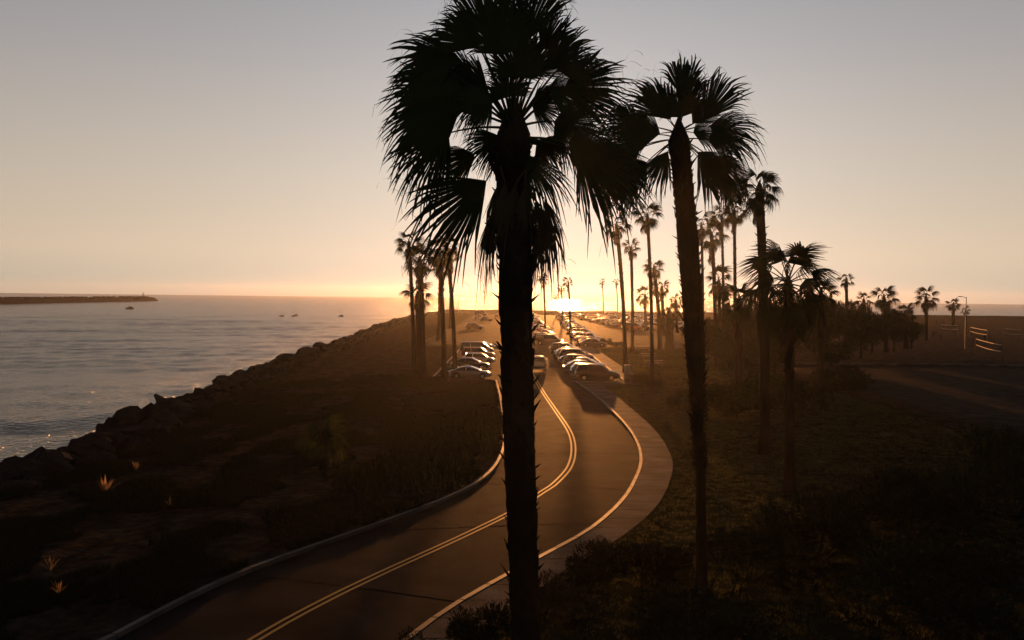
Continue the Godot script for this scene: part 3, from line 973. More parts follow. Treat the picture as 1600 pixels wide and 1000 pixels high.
		for i in 14:
			var az := i * 2.39996
			var el := deg_to_rad(rng.randf_range(35, 85))
			var d := Vector3(cos(az) * cos(el), sin(el), sin(az) * cos(el))
			var sd: Vector3 = d.cross(Vector3.UP).normalized() * 0.05 * r[1]
			var l: float = r[1] * rng.randf_range(0.7, 1.1)
			var v := PackedVector3Array()
			var m := d * l * 0.55 + Vector3(0, 0.03, 0)
			quad(v, -sd * 0.7, m - sd, m + sd, sd * 0.7)
			v.append(m - sd); v.append(d * l - Vector3(0, 0.06 * l, 0)); v.append(m + sd)
			obj("leaf", soup(v), M.leaf_dry, q)

# ---------------------------------------------------------------- cars
func car_prototype(kind: String, far := false) -> Node3D:
	# length, width, height, belt, rear base, roof rear, roof front, windscreen base (front is +x)
	var d: Array = {"sedan": [4.7, 1.8, 1.45, 0.93, -1.95, -1.05, 0.25, 1.15], "hatchback": [4.2, 1.75, 1.5, 0.95, -2.0, -1.55, 0.35, 1.15], "estate": [4.7, 1.88, 1.72, 1.06, -2.25, -1.95, 0.35, 1.2], "van": [5.0, 1.95, 1.95, 1.1, -2.42, -2.3, 0.85, 1.85], "pickup": [5.3, 1.9, 1.78, 1.08, -0.75, -0.5, 0.6, 1.35], "coupe": [4.5, 1.8, 1.35, 0.9, -1.95, -0.7, 0.1, 1.15]}[kind]
	var L: float = d[0] * 0.5
	var W: float = d[1] * 0.5
	var H: float = d[2]
	var B: float = d[3]
	var o := Node3D.new()
	var v := PackedVector3Array()
	var rings := []
	var nose := B - 0.22
	var tail := B - (0.06 if kind in ["sedan", "coupe"] else 0.1)
	for r in [[-L, 0.42, tail - 0.22, 0.86], [-L + 0.07, 0.3, tail - 0.05, 0.95], [-L + 0.35, 0.24, tail, 1.0], [d[4], 0.22, B, 1.0], [0.0, 0.2, B, 1.0], [d[7], 0.22, B - 0.02, 1.0], [lerpf(d[7], L, 0.6), 0.24, B - 0.1, 0.99], [L - 0.22, 0.26, nose, 0.96], [L - 0.05, 0.32, nose - 0.12, 0.88], [L, 0.42, nose - 0.24, 0.78]]:
		var y0: float = r[1]
		var y1: float = r[2]
		var w: float = W * r[3]
		var ring := []
		for p in [[-0.86, 0.0], [-0.98, 0.16], [-1.0, 0.5], [-0.965, 0.86], [-0.80, 1.0], [0.0, 1.03], [0.80, 1.0], [0.965, 0.86], [1.0, 0.5], [0.98, 0.16], [0.86, 0.0]]:
			ring.append(Vector3(r[0], lerpf(y0, y1, p[1]), p[0] * w))
		rings.append(ring)
	loft(v, rings)
	# cabin
	var hb := W * 0.93
	var ht := W * 0.72
	rings = []
	for r in [[d[4], B + 0.02], [lerpf(d[4], d[5], 0.5), lerpf(B, H - 0.05, 0.56)], [d[5], H - 0.05], [lerpf(d[5], d[6], 0.5), H], [d[6], H - 0.04], [lerpf(d[6], d[7], 0.5), lerpf(H - 0.04, B, 0.47)], [d[7], B]]:
		var yt: float = r[1]
		var q := clampf((yt - B) / (H - B), 0, 1)
		var ww := lerpf(hb, ht, q)
		rings.append([Vector3(r[0], B - 0.08, -hb), Vector3(r[0], maxf(yt - 0.07, B - 0.04), -ww * 1.04), Vector3(r[0], yt, -ww * 0.9), Vector3(r[0], yt + 0.015, 0), Vector3(r[0], yt, ww * 0.9), Vector3(r[0], maxf(yt - 0.07, B - 0.04), ww * 1.04), Vector3(r[0], B - 0.08, hb)])
	loft(v, rings)
	obj("body", soup(v, true), M.car_silver, o)
	# glass
	var all_glass := []
	var pane := func(called: String, a: Vector3, b: Vector3, c: Vector3, e: Vector3) -> void:
		var n := (b - a).cross(e - a).normalized()
		var mid := (a + b + c + e) / 4
		if n.dot(mid - Vector3(-0.3, 0.7, 0)) < 0: n = -n
		var g := PackedVector3Array()
		var k := n * 0.012
		quad(g, a + k, b + k, c + k, e + k)
		for s in [[a, b], [b, c], [c, e], [e, a]]:
			quad(g, s[0] + k, s[1] + k, s[1] - k, s[0] - k)
		if far: all_glass.append_array(g)
		else: obj(called, soup(g), M.glass, o)
	for f in [["windscreen", d[7], d[6]], ["rear_window", d[4], d[5]]]:
		var lo := Vector3(f[1], B, 0).lerp(Vector3(f[2], H - 0.05, 0), 0.14)
		var hi := Vector3(f[1], B, 0).lerp(Vector3(f[2], H - 0.05, 0), 0.9)
		var k := Vector3(signf(f[1]) * 0.02, 0.015, 0)
		pane.call(f[0], lo + k + Vector3(0, 0, -hb * 0.84), lo + k + Vector3(0, 0, hb * 0.84), hi + k + Vector3(0, 0, ht * 0.86), hi + k + Vector3(0, 0, -ht * 0.86))
	var xm: float = lerpf(d[5], d[6], 0.42) if kind != "pickup" else d[5] + 0.02
	for s in [-1, 1]:
		var y0 := B + 0.03
		var y1 := H - 0.13
		var z0: float = s * (hb * 0.985)
		var z1: float = s * (lerpf(hb, ht, (y1 + 0.05 - B) / (H - B)) * 1.04 + 0.004)
		pane.call("side_window", Vector3(xm + 0.05, y0, z0), Vector3(d[7] - 0.22, y0, z0), Vector3(d[6] - 0.04, y1, z1), Vector3(xm + 0.05, y1, z1))
		if kind != "pickup":
			pane.call("side_window", Vector3(d[4] + 0.3, y0, z0), Vector3(xm - 0.05, y0, z0), Vector3(xm - 0.05, y1, z1), Vector3(d[5] + 0.12, y1, z1))
		if far:
			for x in [-L * 0.60, L * 0.62]:
				var t := PackedVector3Array()
				tube(t, [Vector3(x, 0.33, s * (W - 0.2)), Vector3(x, 0.33, s * (W + 0.02))], [0.33, 0.33], 10)
				obj("wheel", soup(t), M.rubber, o)
			continue
		var m := PackedVector3Array()
		box(m, Vector3(d[7] - 0.35, B + 0.06, s * (W + 0.08)), Vector3(0.14, 0.13, 0.2))
		obj("mirror", soup(m), M.plastic, o)
		m = PackedVector3Array()
		box(m, Vector3(L - 0.09, nose - 0.1, s * W * 0.66), Vector3(0.2, 0.13, 0.34), Basis(Vector3.UP, s * -0.25))
		obj("headlight", soup(m), M.headlight, o)
		m = PackedVector3Array()
		box(m, Vector3(-L + 0.05, tail - 0.2, s * W * 0.78), Vector3(0.14, 0.2 if kind != "van" else 0.4, 0.26), Basis(Vector3.UP, s * 0.2))
		obj("taillight", soup(m), M.taillight, o)
		for x in [-L * 0.60, L * 0.62]:
			var w := Node3D.new()
			w.name = "wheel"
			o.add_child(w, true)
			w.position = Vector3(x, 0.33, s * (W - 0.09))
			var t := PackedVector3Array()
			tube(t, [Vector3(0, 0, -0.11), Vector3(0, 0, -0.09), Vector3(0, 0, 0.09), Vector3(0, 0, 0.11)], [0.29, 0.33, 0.33, 0.29], 16)
			obj("tyre", soup(t), M.rubber, w)
			t = PackedVector3Array()
			tube(t, [Vector3(0, 0, -0.118), Vector3(0, 0, 0.118)], [0.2, 0.2], 12)
			obj("rim", soup(t), M.rim, w)
	if far:
		obj("windows", soup(PackedVector3Array(all_glass)), M.glass, o)
		return o
	var m := PackedVector3Array()
	box(m, Vector3(-L - 0.005, 0.5, 0), Vector3(0.1, 0.2, W * 1.72))
	obj("rear_bumper", soup(m), M.plastic, o)
	m = PackedVector3Array()
	box(m, Vector3(L - 0.01, 0.44, 0), Vector3(0.12, 0.2, W * 1.5))
	obj("front_bumper", soup(m), M.plastic, o)
	m = PackedVector3Array()
	box(m, Vector3(-L + 0.0, 0.68, 0), Vector3(0.09, 0.13, 0.34))
	obj("licence_plate", soup(m), M.plate, o)
	if kind == "pickup":
		m = PackedVector3Array()
		box(m, Vector3((-L + d[4]) * 0.5 - 0.02, B + 0.04, 0), Vector3(-d[4] * 0 + L + d[4] - 0.3, 0.06, W * 1.5))
		obj("bed_cover", soup(m), M.plastic, o)
	return o

func ordinal(n: int) -> String:
	var low := ["first", "second", "third", "fourth", "fifth", "sixth", "seventh", "eighth", "ninth", "tenth", "eleventh", "twelfth", "thirteenth", "fourteenth", "fifteenth", "sixteenth", "seventeenth", "eighteenth", "nineteenth", "twentieth"]
	return low[n] if n < 20 else ["twenty", "thirty", "forty"][(n - 19) / 10] + "-" + low[(n - 20) % 10] if n != 29 else "thirtieth"

func cars() -> void:
	var proto := {}
	for k in ["sedan", "hatchback", "estate", "van", "pickup", "coupe"]:
		proto[k] = car_prototype(k)
		proto[k + "_far"] = car_prototype(k, true)
	var put := func(kind: String, colour: String, x: float, z: float, turn: float, label: String, group: String) -> void:
		var c: Node3D = proto[kind + "_far" if z < -190.0 else kind].duplicate()
		c.name = numbered("parked_" + kind if group else "moving_car")
		add_child(c)
		c.position = Vector3(x, 0.0 if group else 0.05, z)
		c.rotation.y = deg_to_rad(turn)
		c.get_node("body").material_override = M["car_" + colour]
		tag(c, label, "car", group)
	# the car driving away in the lane
	put.call("estate", "white", 3.15, -104.5, 90.5, "white car driving away down the lane with its shadow behind it", "")
	# seaward row: noses to the road
	var g := "cars parked on the seaward side of the road"
	var rows := [["coupe", "silver", -4.4, -93.5], ["sedan", "black", -4.9, -104.5], ["hatchback", "silver", -4.2, -112.5], ["estate", "red", -4.6, -121.0], ["van", "grey", -5.1, -130.0], ["sedan", "white", -4.4, -140.0]]
	for i in rows.size():
		var r: Array = rows[i]
		put.call(r[0], r[1], r[2], r[3], rng.randf_range(-5, 5), "%s %s, %s from the dirt end of the seaward bay" % [r[1], r[0], ordinal(i)], g)
	rows = [["estate", "beige", -9.5, -223.0], ["sedan", "grey", -8.8, -292.0], ["hatchback", "white", -12.0, -318.0], ["sedan", "red", -4.5, -352.0], ["van", "silver", -13.0, -372.0]]
	for i in rows.size():
		var r: Array = rows[i]
		put.call(r[0], r[1], r[2], r[3], rng.randf_range(-5, 5) + 8.0, "%s %s, %s of the lone cars towards the end of the seaward row" % [r[1], r[0], ordinal(i)], g)
	# landward bay beside the sidewalk: noses to the sidewalk
	g = "cars parked nose in beside the sidewalk"
	rows = [["estate", "black", 9.1, -93.2], ["hatchback", "white", 8.6, -97.2], ["sedan", "grey", 8.4, -102.0], ["sedan", "silver", 9.0, -106.5], ["hatchback", "beige", 8.6, -111.0], ["coupe", "navy", 8.4, -115.0], ["estate", "black", 8.8, -119.5], ["hatchback", "silver", 8.3, -124.0], ["sedan", "white", 8.5, -129.0], ["estate", "grey", 8.2, -134.0], ["sedan", "white", 8.3, -140.0]]
	for i in rows.size():
		var r: Array = rows[i]
		put.call(r[0], r[1], r[2], r[3], rng.randf_range(-5, 5) - 2.0, "%s %s, %s from the utility box in the sidewalk bay" % [r[1], r[0], ordinal(i)], g)
	# two rows further out
	g = "cars in the double row of the car park"
	var kinds := ["estate", "sedan", "hatchback", "sedan", "van", "estate", "sedan", "coupe", "hatchback", "pickup"]
	var cols := ["white", "beige", "silver", "grey", "white", "silver", "red", "white", "grey", "navy", "beige"]
	for line in [["roadside", 6.7, 0.006, -158.0, 0], ["inland", 14.3, 0.03, -154.0, 3]]:
		var z: float = line[3]
		for i in 26:
			var k: String = "van" if i == 0 and line[4] == 0 else kinds[(i * 3 + line[4] + i / 4) % 10]
			var c: String = "grey" if i == 0 and line[4] == 0 else cols[(i * 4 + line[4] + i / 3) % 11]
			put.call(k, c, line[1] + line[2] * (-154.0 - z) + rng.randf_range(-0.4, 0.4), z, rng.randf_range(-7, 7) - 4.0, "%s %s, %s outward in the %s line of the double row" % [c, k, ordinal(i), line[0]], g)
			z -= rng.randf_range(6.5, 10.0)
	g = "cars across the inland car park"
	for line in 4:
		for i in 21:
			var k: String = kinds[(i * 7 + line * 3 + i / 5) % 10]
			var c: String = cols[(i * 5 + line * 4 + i / 4) % 11]
			put.call(k, c, [26.0, 34.0, 43.5, 54.0][line] + i * [0.3, 0.25, 0.2, 0.1][line] + rng.randf_range(-0.6, 0.6), -396.0 + i * 8.2 + rng.randf_range(-1.5, 1.5), rng.randf_range(-10, 10) + (180.0 if (i + line) % 3 == 0 else 0.0), "%s %s, %s from the beach end of inland car park row %s" % [c, k, ordinal(i), ["one", "two", "three", "four"][line]], g)
	for k in proto: proto[k].free()
	# grey utility box by the palm
	var u := base("utility_box", Vector3(11.99, 0.00, -90.77) + Vector3(0, 0.12, 0), "pale grey utility box standing at the end of the sidewalk", "utility box")
	var v := PackedVector3Array()
	box(v, Vector3(0, 0.86, 0), Vector3(0.62, 1.6, 0.5)); obj("cabinet", soup(v), M.box_grey, u)
	v = PackedVector3Array(); box(v, Vector3(0, 1.69, 0), Vector3(0.7, 0.07, 0.58)); obj("lid", soup(v), M.box_grey, u)
	v = PackedVector3Array(); box(v, Vector3(0, 0.03, 0), Vector3(0.74, 0.08, 0.62)); obj("plinth", soup(v), M.concrete, u)
	v = PackedVector3Array(); box(v, Vector3(0, 0.86, 0.262), Vector3(0.52, 1.4, 0.025)); var dr := obj("door", soup(v), M.box_grey, u)
	v = PackedVector3Array(); box(v, Vector3(0.2, 0.9, 0.29), Vector3(0.03, 0.14, 0.03)); obj("handle", soup(v), M.metal_pole, dr)
	# picnic tables
	for r in [[Vector3(21.11, 0.00, -140.91), "concrete picnic table on the lawn, closest to the slender palms"], [Vector3(19.23, 0.00, -124.01), "concrete picnic table on the lawn, between the other two"], [Vector3(18.00, 0.00, -110.76), "concrete picnic table on the lawn, closest to the ball-skirted palm"]]:
		var t := base("picnic_table", r[0] + Vector3(0, 0.12, 0), r[1], "picnic table", "picnic tables on the lawn", 0.12)
		v = PackedVector3Array(); box(v, Vector3(0, 0.74, 0), Vector3(2.3, 0.08, 0.8)); obj("table_top", soup(v), M.kerb, t)
		for s in [-1, 1]:
			v = PackedVector3Array(); box(v, Vector3(0, 0.44, s * 0.75), Vector3(2.3, 0.07, 0.3)); obj("bench", soup(v), M.kerb, t)
			v = PackedVector3Array(); box(v, Vector3(s * 0.8, 0.33, 0), Vector3(0.16, 0.74, 0.6)); box(v, Vector3(s * 0.8, 0.2, 0), Vector3(0.12, 0.4, 1.6)); obj("leg", soup(v), M.concrete, t)

# ---------------------------------------------------------------- beach
func lamp_post(at: Vector3, h: float, label: String) -> void:
	var o := base("lamp_post", at, label, "lamp post", "lamp posts")
	var v := PackedVector3Array()
	tube(v, [Vector3.ZERO, Vector3(0, 0.5, 0), Vector3(0, h, 0)], [0.13, 0.1, 0.06], 8); obj("pole", soup(v, true), M.metal_pole, o)
	v = PackedVector3Array(); tube(v, [Vector3(0, h - 0.3, 0), Vector3(-0.5, h, 0), Vector3(-1.0, h + 0.05, 0)], [0.05, 0.045, 0.04], 6); obj("arm", soup(v, true), M.metal_pole, o)
	v = PackedVector3Array(); box(v, Vector3(-1.2, h + 0.03, 0), Vector3(0.6, 0.14, 0.26)); obj("lamp_head", soup(v), M.metal_pole, o)

func beach_things() -> void:
	lamp_post(Vector3(82.88, 0.00, -160.54) + Vector3(0, -0.1, 0), 9.6, "tall lamp post beside the volleyball nets")
	lamp_post(Vector3(-21.65, 0.00, -353.82), 8.5, "distant lamp post on the seaward verge, closer to the sea")
	lamp_post(Vector3(-20.65, 0.00, -354.28), 8.5, "distant lamp post on the seaward verge, closer to the road")
	# volleyball nets: two posts each
	for r in [[Vector3(77.75, 0.00, -147.44), Vector3(70.94, 0.00, -126.93), "volleyball net closest to the low wall, sagging lower band"], [Vector3(109.36, 0.00, -209.91), Vector3(102.07, 0.00, -188.49), "volleyball net with bright bands beside the lamp post"], [Vector3(110.93, 0.00, -227.26), Vector3(111.92, 0.00, -220.39), "small volleyball net by the freestanding palm"], [Vector3(112.87, 0.00, -201.69), Vector3(112.25, 0.00, -193.25), "dim volleyball net farthest along the sand from the lamp post"]]:
		var a: Vector3 = r[0]
		var b: Vector3 = r[1]
		var o := base("volleyball_net", a, r[2], "volleyball net", "volleyball nets on the sand")
		var w := b - a
		for p in [Vector3.ZERO, w]:
			var v := PackedVector3Array(); tube(v, [p + Vector3(0, -0.4, 0), p + Vector3(0, 2.55, 0)], [0.07, 0.06], 8); obj("post", soup(v, true), M.wood, o)
		for k in [[2.4, 0.10, 0.07], [1.45, 0.09, 0.14]]:
			var v := PackedVector3Array()
			for i in 10:
				var t0 := i / 10.0
				var t1 := (i + 1) / 10.0
				var p0 := w * lerpf(0.05, 0.95, t0) + Vector3(0, k[0] - k[2] * 4 * t0 * (1 - t0), 0)
				var p1 := w * lerpf(0.05, 0.95, t1) + Vector3(0, k[0] - k[2] * 4 * t1 * (1 - t1), 0)
				quad(v, p0, p1, p1 + Vector3(0, k[1], 0), p0 + Vector3(0, k[1], 0))
				quad(v, p0 + Vector3(0, 0, 0.02), p1 + Vector3(0, 0, 0.02), p1 + Vector3(0, k[1], 0.02), p0 + Vector3(0, k[1], 0.02))
			obj("net_band", soup(v), M.net_band, o)
		var v := PackedVector3Array()
		for i in 41:
			var p := w * lerpf(0.05, 0.95, i / 40.0) + Vector3(0, 1.48, 0.01)
			quad(v, p, p + Vector3(0.012, 0, 0), p + Vector3(0.012, 0.9, 0), p + Vector3(0, 0.9, 0))
		for i in 6:
			var y := 1.55 + i * 0.14
			quad(v, w * 0.05 + Vector3(0, y, 0.014), w * 0.95 + Vector3(0, y, 0.014), w * 0.95 + Vector3(0, y + 0.01, 0.014), w * 0.05 + Vector3(0, y + 0.01, 0.014))
		obj("netting", soup(v), M.clothes, o)
	# people far out on the sand
	var stand := body_mesh(0.0)
	var walk := body_mesh(0.28)
	var spots := [[Vector3(147.49, 0.00, -305.50), 0, "person standing on the sand beside the freestanding palm"], [Vector3(147.02, 0.00, -299.11), 1, "person walking on the sand past the small volleyball net"], [Vector3(90.44, 0.00, -172.07), 0, "person standing by the post of the closest volleyball net"], [Vector3(98.31, 0.00, -182.75), 1, "person moving between the two brighter volleyball nets"], [Vector3(94.79, 0.00, -172.92), 0, "person standing on the sand behind the closest volleyball net"], [Vector3(94.78, 0.00, -197.66), 1, "person walking by the trunk of the freestanding palm"], [Vector3(89.56, 0.00, -183.37), 0, "person standing on the sand near the lawn mound"]]
	for s in spots:
		var o := base("person", s[0] + Vector3(0, 0.02, 0), s[2], "person", "people on the beach", rng.randf() * TAU)
		obj("body", walk if s[1] else stand, M.clothes, o)
		var hd := PackedVector3Array()
		tube(hd, [Vector3(0, 1.62, 0.01), Vector3(0, 1.66, 0.01), Vector3(0, 1.73, 0), Vector3(0, 1.77, 0)], [0.085, 0.098, 0.085, 0.03], 8)
		obj("hair", soup(hd, true), M.plastic, o)

# a standing or striding figure as one skin over its bones
func body_mesh(stride: float) -> ArrayMesh:
	var bones := [[Vector3(0, 1.62, 0), Vector3(0, 1.68, 0.01), 0.085, 0.09], [Vector3(0, 1.45, 0), Vector3(0, 1.6, 0), 0.055, 0.055], [Vector3(0, 1.0, 0), Vector3(0, 1.36, 0), 0.13, 0.14], [Vector3(-0.15, 1.4, 0), Vector3(0.15, 1.4, 0), 0.075, 0.075]]
	for s in [-1, 1]:
		var f: float = stride * s
		bones.append([Vector3(s * 0.1, 0.95, 0), Vector3(s * 0.11, 0.5, f * 0.6 + 0.03), 0.1, 0.065])
		bones.append([Vector3(s * 0.11, 0.5, f * 0.6 + 0.03), Vector3(s * 0.11, 0.08, f), 0.065, 0.045])
		bones.append([Vector3(s * 0.11, 0.05, f), Vector3(s * 0.12, 0.04, f + 0.16), 0.045, 0.035])
		bones.append([Vector3(s * 0.2, 1.38, 0), Vector3(s * 0.25, 1.1, -f * 0.5), 0.055, 0.045])
		bones.append([Vector3(s * 0.25, 1.1, -f * 0.5), Vector3(s * 0.26, 0.84, -f * 0.7 + 0.06), 0.045, 0.032])
	var c := 0.035
	var n := Vector3i(20, 54, 26)
	var org := Vector3(-0.35, -0.03, -0.42)
	var field := PackedFloat32Array()
	field.resize(n.x * n.y * n.z)
	for z in n.z:
		for y in n.y:
			for x in n.x:
				var p := org + Vector3(x, y, z) * c
				var d := 9.0
				for b in bones:
					var ab: Vector3 = b[1] - b[0]
					var t := clampf((p - b[0]).dot(ab) / ab.length_squared(), 0, 1)
					var e: float = p.distance_to(b[0] + ab * t) - lerpf(b[2], b[3], t)
					var h := clampf(0.5 + 0.5 * (d - e) / 0.03, 0, 1)
					d = lerpf(d, e, h) - 0.03 * h * (1 - h)
				field[x + n.x * (y + n.y * z)] = d
	var cell := {}
	var at := func(x: int, y: int, z: int) -> float: return field[x + n.x * (y + n.y * z)]
	for z in n.z - 1:
		for y in n.y - 1:
			for x in n.x - 1:
				var sum := Vector3.ZERO
				var k := 0
				for e in [[0, 0, 0, 1, 0, 0], [0, 1, 0, 1, 1, 0], [0, 0, 1, 1, 0, 1], [0, 1, 1, 1, 1, 1], [0, 0, 0, 0, 1, 0], [1, 0, 0, 1, 1, 0], [0, 0, 1, 0, 1, 1], [1, 0, 1, 1, 1, 1], [0, 0, 0, 0, 0, 1], [1, 0, 0, 1, 0, 1], [0, 1, 0, 0, 1, 1], [1, 1, 0, 1, 1, 1]]:
					var a: float = at.call(x + e[0], y + e[1], z + e[2])
					var b: float = at.call(x + e[3], y + e[4], z + e[5])
					if (a < 0) != (b < 0):
						sum += Vector3(e[0], e[1], e[2]).lerp(Vector3(e[3], e[4], e[5]), a / (a - b))
						k += 1
				if k: cell[Vector3i(x, y, z)] = org + (Vector3(x, y, z) + sum / k) * c
	var v := PackedVector3Array()
	for p in cell:
		for ax in 3:
			var st := Vector3i.ZERO
			st[ax] = 1
			var q: Vector3i = p + st
			if q[ax] >= n[ax]: continue
			var a: float = at.call(p.x, p.y, p.z)
			var b: float = at.call(q.x, q.y, q.z)
			if (a < 0) == (b < 0): continue
			var u := Vector3i.ZERO
			u[(ax + 1) % 3] = 1
			var w := Vector3i.ZERO
			w[(ax + 2) % 3] = 1
			if cell.has(p - u) and cell.has(p - w) and cell.has(p - u - w):
				if a < 0: quad(v, cell[p], cell[p - w], cell[p - u - w], cell[p - u])
				else: quad(v, cell[p], cell[p - u], cell[p - u - w], cell[p - w])
	return soup(v, true)

# ---------------------------------------------------------------- on the water
func water_things() -> void:
	# the far jetty across the channel
	var o := base("far_jetty", Vector3(-404, -3, -850), "low far rock jetty across the channel mouth", "breakwater")
	var core := ribbon(stations(-250.0, -1016.0, 6.0), func(z): return -404.0 - 0.03 * (z + 685.0) * -1.0 - 13.0 * clampf((z + 1020.0) / 16.0, 0.1, 1.0), func(z): return -404.0 - 0.03 * (z + 685.0) * -1.0 + 13.0 * clampf((z + 1020.0) / 16.0, 0.1, 1.0), 12,
		func(px, z, t): return -4.6 + (5.6 + 0.7 * fnl.get_noise_2d(px * 0.3, z * 0.3)) * minf(1.0, 1.7 * sin(t * PI)) * clampf((z + 1020.0) / 26.0, 0.2, 1.0))
	obj("rubble_core", core, M.rock, o, Transform3D(Basis(), -o.position))
	var list := []
	for i in 1500:
		var z := rng.randf_range(-1010, -250)
		var t := rng.randf()
		var k := clampf((z + 1020.0) / 26.0, 0.2, 1.0)
		var x := -404.0 + 0.03 * (z + 685.0) + (t - 0.5) * 22.0
		list.append(Transform3D(Basis.from_euler(Vector3(rng.randf(), rng.randf() * TAU, rng.randf())).scaled_local(Vector3.ONE * rng.randf_range(1.4, 2.8)), Vector3(x, -4.2 + 5.4 * minf(1.0, 1.7 * sin(t * PI)) * k, z) - o.position))
	scatter("boulders", rock_mesh(150), M.rock, list, o)
	var b := base("beacon", Vector3(-413.5, 0.9, -985), "small light beacon on the end of the far jetty", "beacon")
	var v := PackedVector3Array(); tube(v, [Vector3.ZERO, Vector3(0, 0.6, 0), Vector3(0, 4.2, 0)], [0.9, 0.55, 0.45], 10); obj("tower", soup(v, true), M.metal_pole, b)
	v = PackedVector3Array(); tube(v, [Vector3(0, 4.2, 0), Vector3(0, 4.4, 0)], [1.0, 1.0], 10); obj("gallery", soup(v), M.metal_pole, b)
	v = PackedVector3Array(); tube(v, [Vector3(0, 4.4, 0), Vector3(0, 5.2, 0), Vector3(0, 5.7, 0)], [0.5, 0.5, 0.05], 8); obj("lantern", soup(v), M.metal_pole, b)
	for r in [[Vector3(-243.43, -0.69, -560.00), 5.2, 1.9, "dark motorboat heading out below the far jetty"], [Vector3(-112.72, -3.54, -430.00), 2.4, 0.9, "small white boat, outermost of the little boats in the channel"], [Vector3(-107.27, -3.54, -432.00), 2.2, 0.8, "small white boat, second of the little boats from the far jetty"], [Vector3(-110.75, -3.72, -450.00), 2.2, 0.8, "small white boat close behind another little boat"], [Vector3(-85.55, -3.18, -440.00), 2.4, 0.9, "small white boat alone near the rock bank"]]:
		var s: float = r[1] / 5.0
		var t := base("motorboat", Vector3(r[0].x, -2.9, r[0].z), r[3], "boat", "boats in the channel", deg_to_rad(20 + 35 * s))
		var rings := []
		for q in [[-2.5, 0.85, 0.6], [-1.0, 1.0, 0.65], [0.8, 0.9, 0.75], [1.9, 0.5, 0.9], [2.5, 0.05, 1.0]]:
			rings.append([Vector3(q[0], -0.35, 0) * s, Vector3(q[0], 0.1, -q[1] * 0.8) * s, Vector3(q[0], q[2], -q[1]) * s, Vector3(q[0], q[2] - 0.05, 0) * s, Vector3(q[0], q[2], q[1]) * s, Vector3(q[0], 0.1, q[1] * 0.8) * s])
		v = PackedVector3Array(); loft(v, rings); obj("hull", soup(v), M.boat_white if s < 0.9 else M.plastic, t)
		v = PackedVector3Array(); box(v, Vector3(0.1, 1.0, 0) * s, Vector3(1.3, 0.9, 1.3) * s); obj("cabin", soup(v), M.plastic, t)
		v = PackedVector3Array(); box(v, Vector3(0.0, 1.5, 0) * s, Vector3(1.6, 0.1, 1.5) * s); obj("cabin_roof", soup(v), M.boat_white, t)
		v = PackedVector3Array(); box(v, Vector3(-2.6, 0.5, 0) * s, Vector3(0.35, 0.9, 0.35) * s); obj("outboard_motor", soup(v), M.plastic, t)

# ---------------------------------------------------------------- shrubs and trees
func foliage_mesh(sd: int, n: int, leaf: float) -> ArrayMesh:
	# leaves on twigs spread through a lumpy unit dome
	var r := RandomNumberGenerator.new()
	r.seed = sd
	var v := PackedVector3Array()
	var lumps := []
	for k in 12:
		var a := k * 2.39996
		var q := r.randf_range(0.25, 0.72)
		lumps.append([Vector3(cos(a) * q, r.randf_range(0.15, 0.75), sin(a) * q), r.randf_range(0.2, 0.36)])
	for i in n:
		var l: Array = lumps[r.randi() % 12]
		var d := Vector3(r.randf_range(-1, 1), r.randf_range(-0.6, 1), r.randf_range(-1, 1)).normalized()
		var p: Vector3 = l[0] + d * l[1] * pow(r.randf(), 0.35)
		var tw := (d + Vector3(0, 0.7, 0) + Vector3(r.randf_range(-0.5, 0.5), r.randf_range(-0.3, 0.5), r.randf_range(-0.5, 0.5))).normalized()
		if i % 40 == 0:
			tube(v, [Vector3(l[0].x * 0.3, 0, l[0].z * 0.3), l[0], p + tw * 0.1], [0.014, 0.009, 0.003], 4, false)
		for k in 3:
			var s := tw.cross(Vector3(r.randf_range(-1, 1), r.randf_range(-1, 1), r.randf_range(-1, 1))).normalized()
			var e := (tw + s * r.randf_range(0.3, 0.9)).normalized() * leaf * r.randf_range(0.7, 1.3)
			var w := e.cross(s).normalized() * leaf * 0.17
			var o := p + tw * leaf * 0.4 * k
			v.append(o); v.append(o + e * 0.5 + w); v.append(o + e)
			v.append(o); v.append(o + e); v.append(o + e * 0.5 - w)
	return soup(v)

func shrub(label: String, group: String, at: Vector3, size: Vector3, kind: int, called := "shrub") -> void:
	var o := base(called, at, label, "shrub" if called == "shrub" else "tree", group, rng.randf() * TAU)
	if called != "shrub":
		var v := PackedVector3Array()
		var h: float = size.y * 0.45
		tube(v, [Vector3(0, -0.2, 0), Vector3(0.1, h * 0.5, 0), Vector3(0.0, h, 0.1)], [0.22, 0.16, 0.1], 8, false)
		for k in 5:
			var a := k * 1.26
			tube(v, [Vector3(0, h * 0.8, 0.05), Vector3(cos(a) * size.x * 0.25, h * 1.2, sin(a) * size.z * 0.25), Vector3(cos(a) * size.x * 0.5, h * 1.55, sin(a) * size.z * 0.5)], [0.09, 0.06, 0.02], 5, false)
		obj("trunk", soup(v), M.bark, o)
		obj("crown", foliage[kind], M.shrub_leaf, o, Transform3D(Basis().scaled(Vector3(size.x, size.y * 0.75, size.z)), Vector3(0, size.y * 0.28, 0)))
	else:
		obj("leaves", foliage[kind], M.shrub_leaf, o, Transform3D(Basis().scaled(size), Vector3.ZERO))

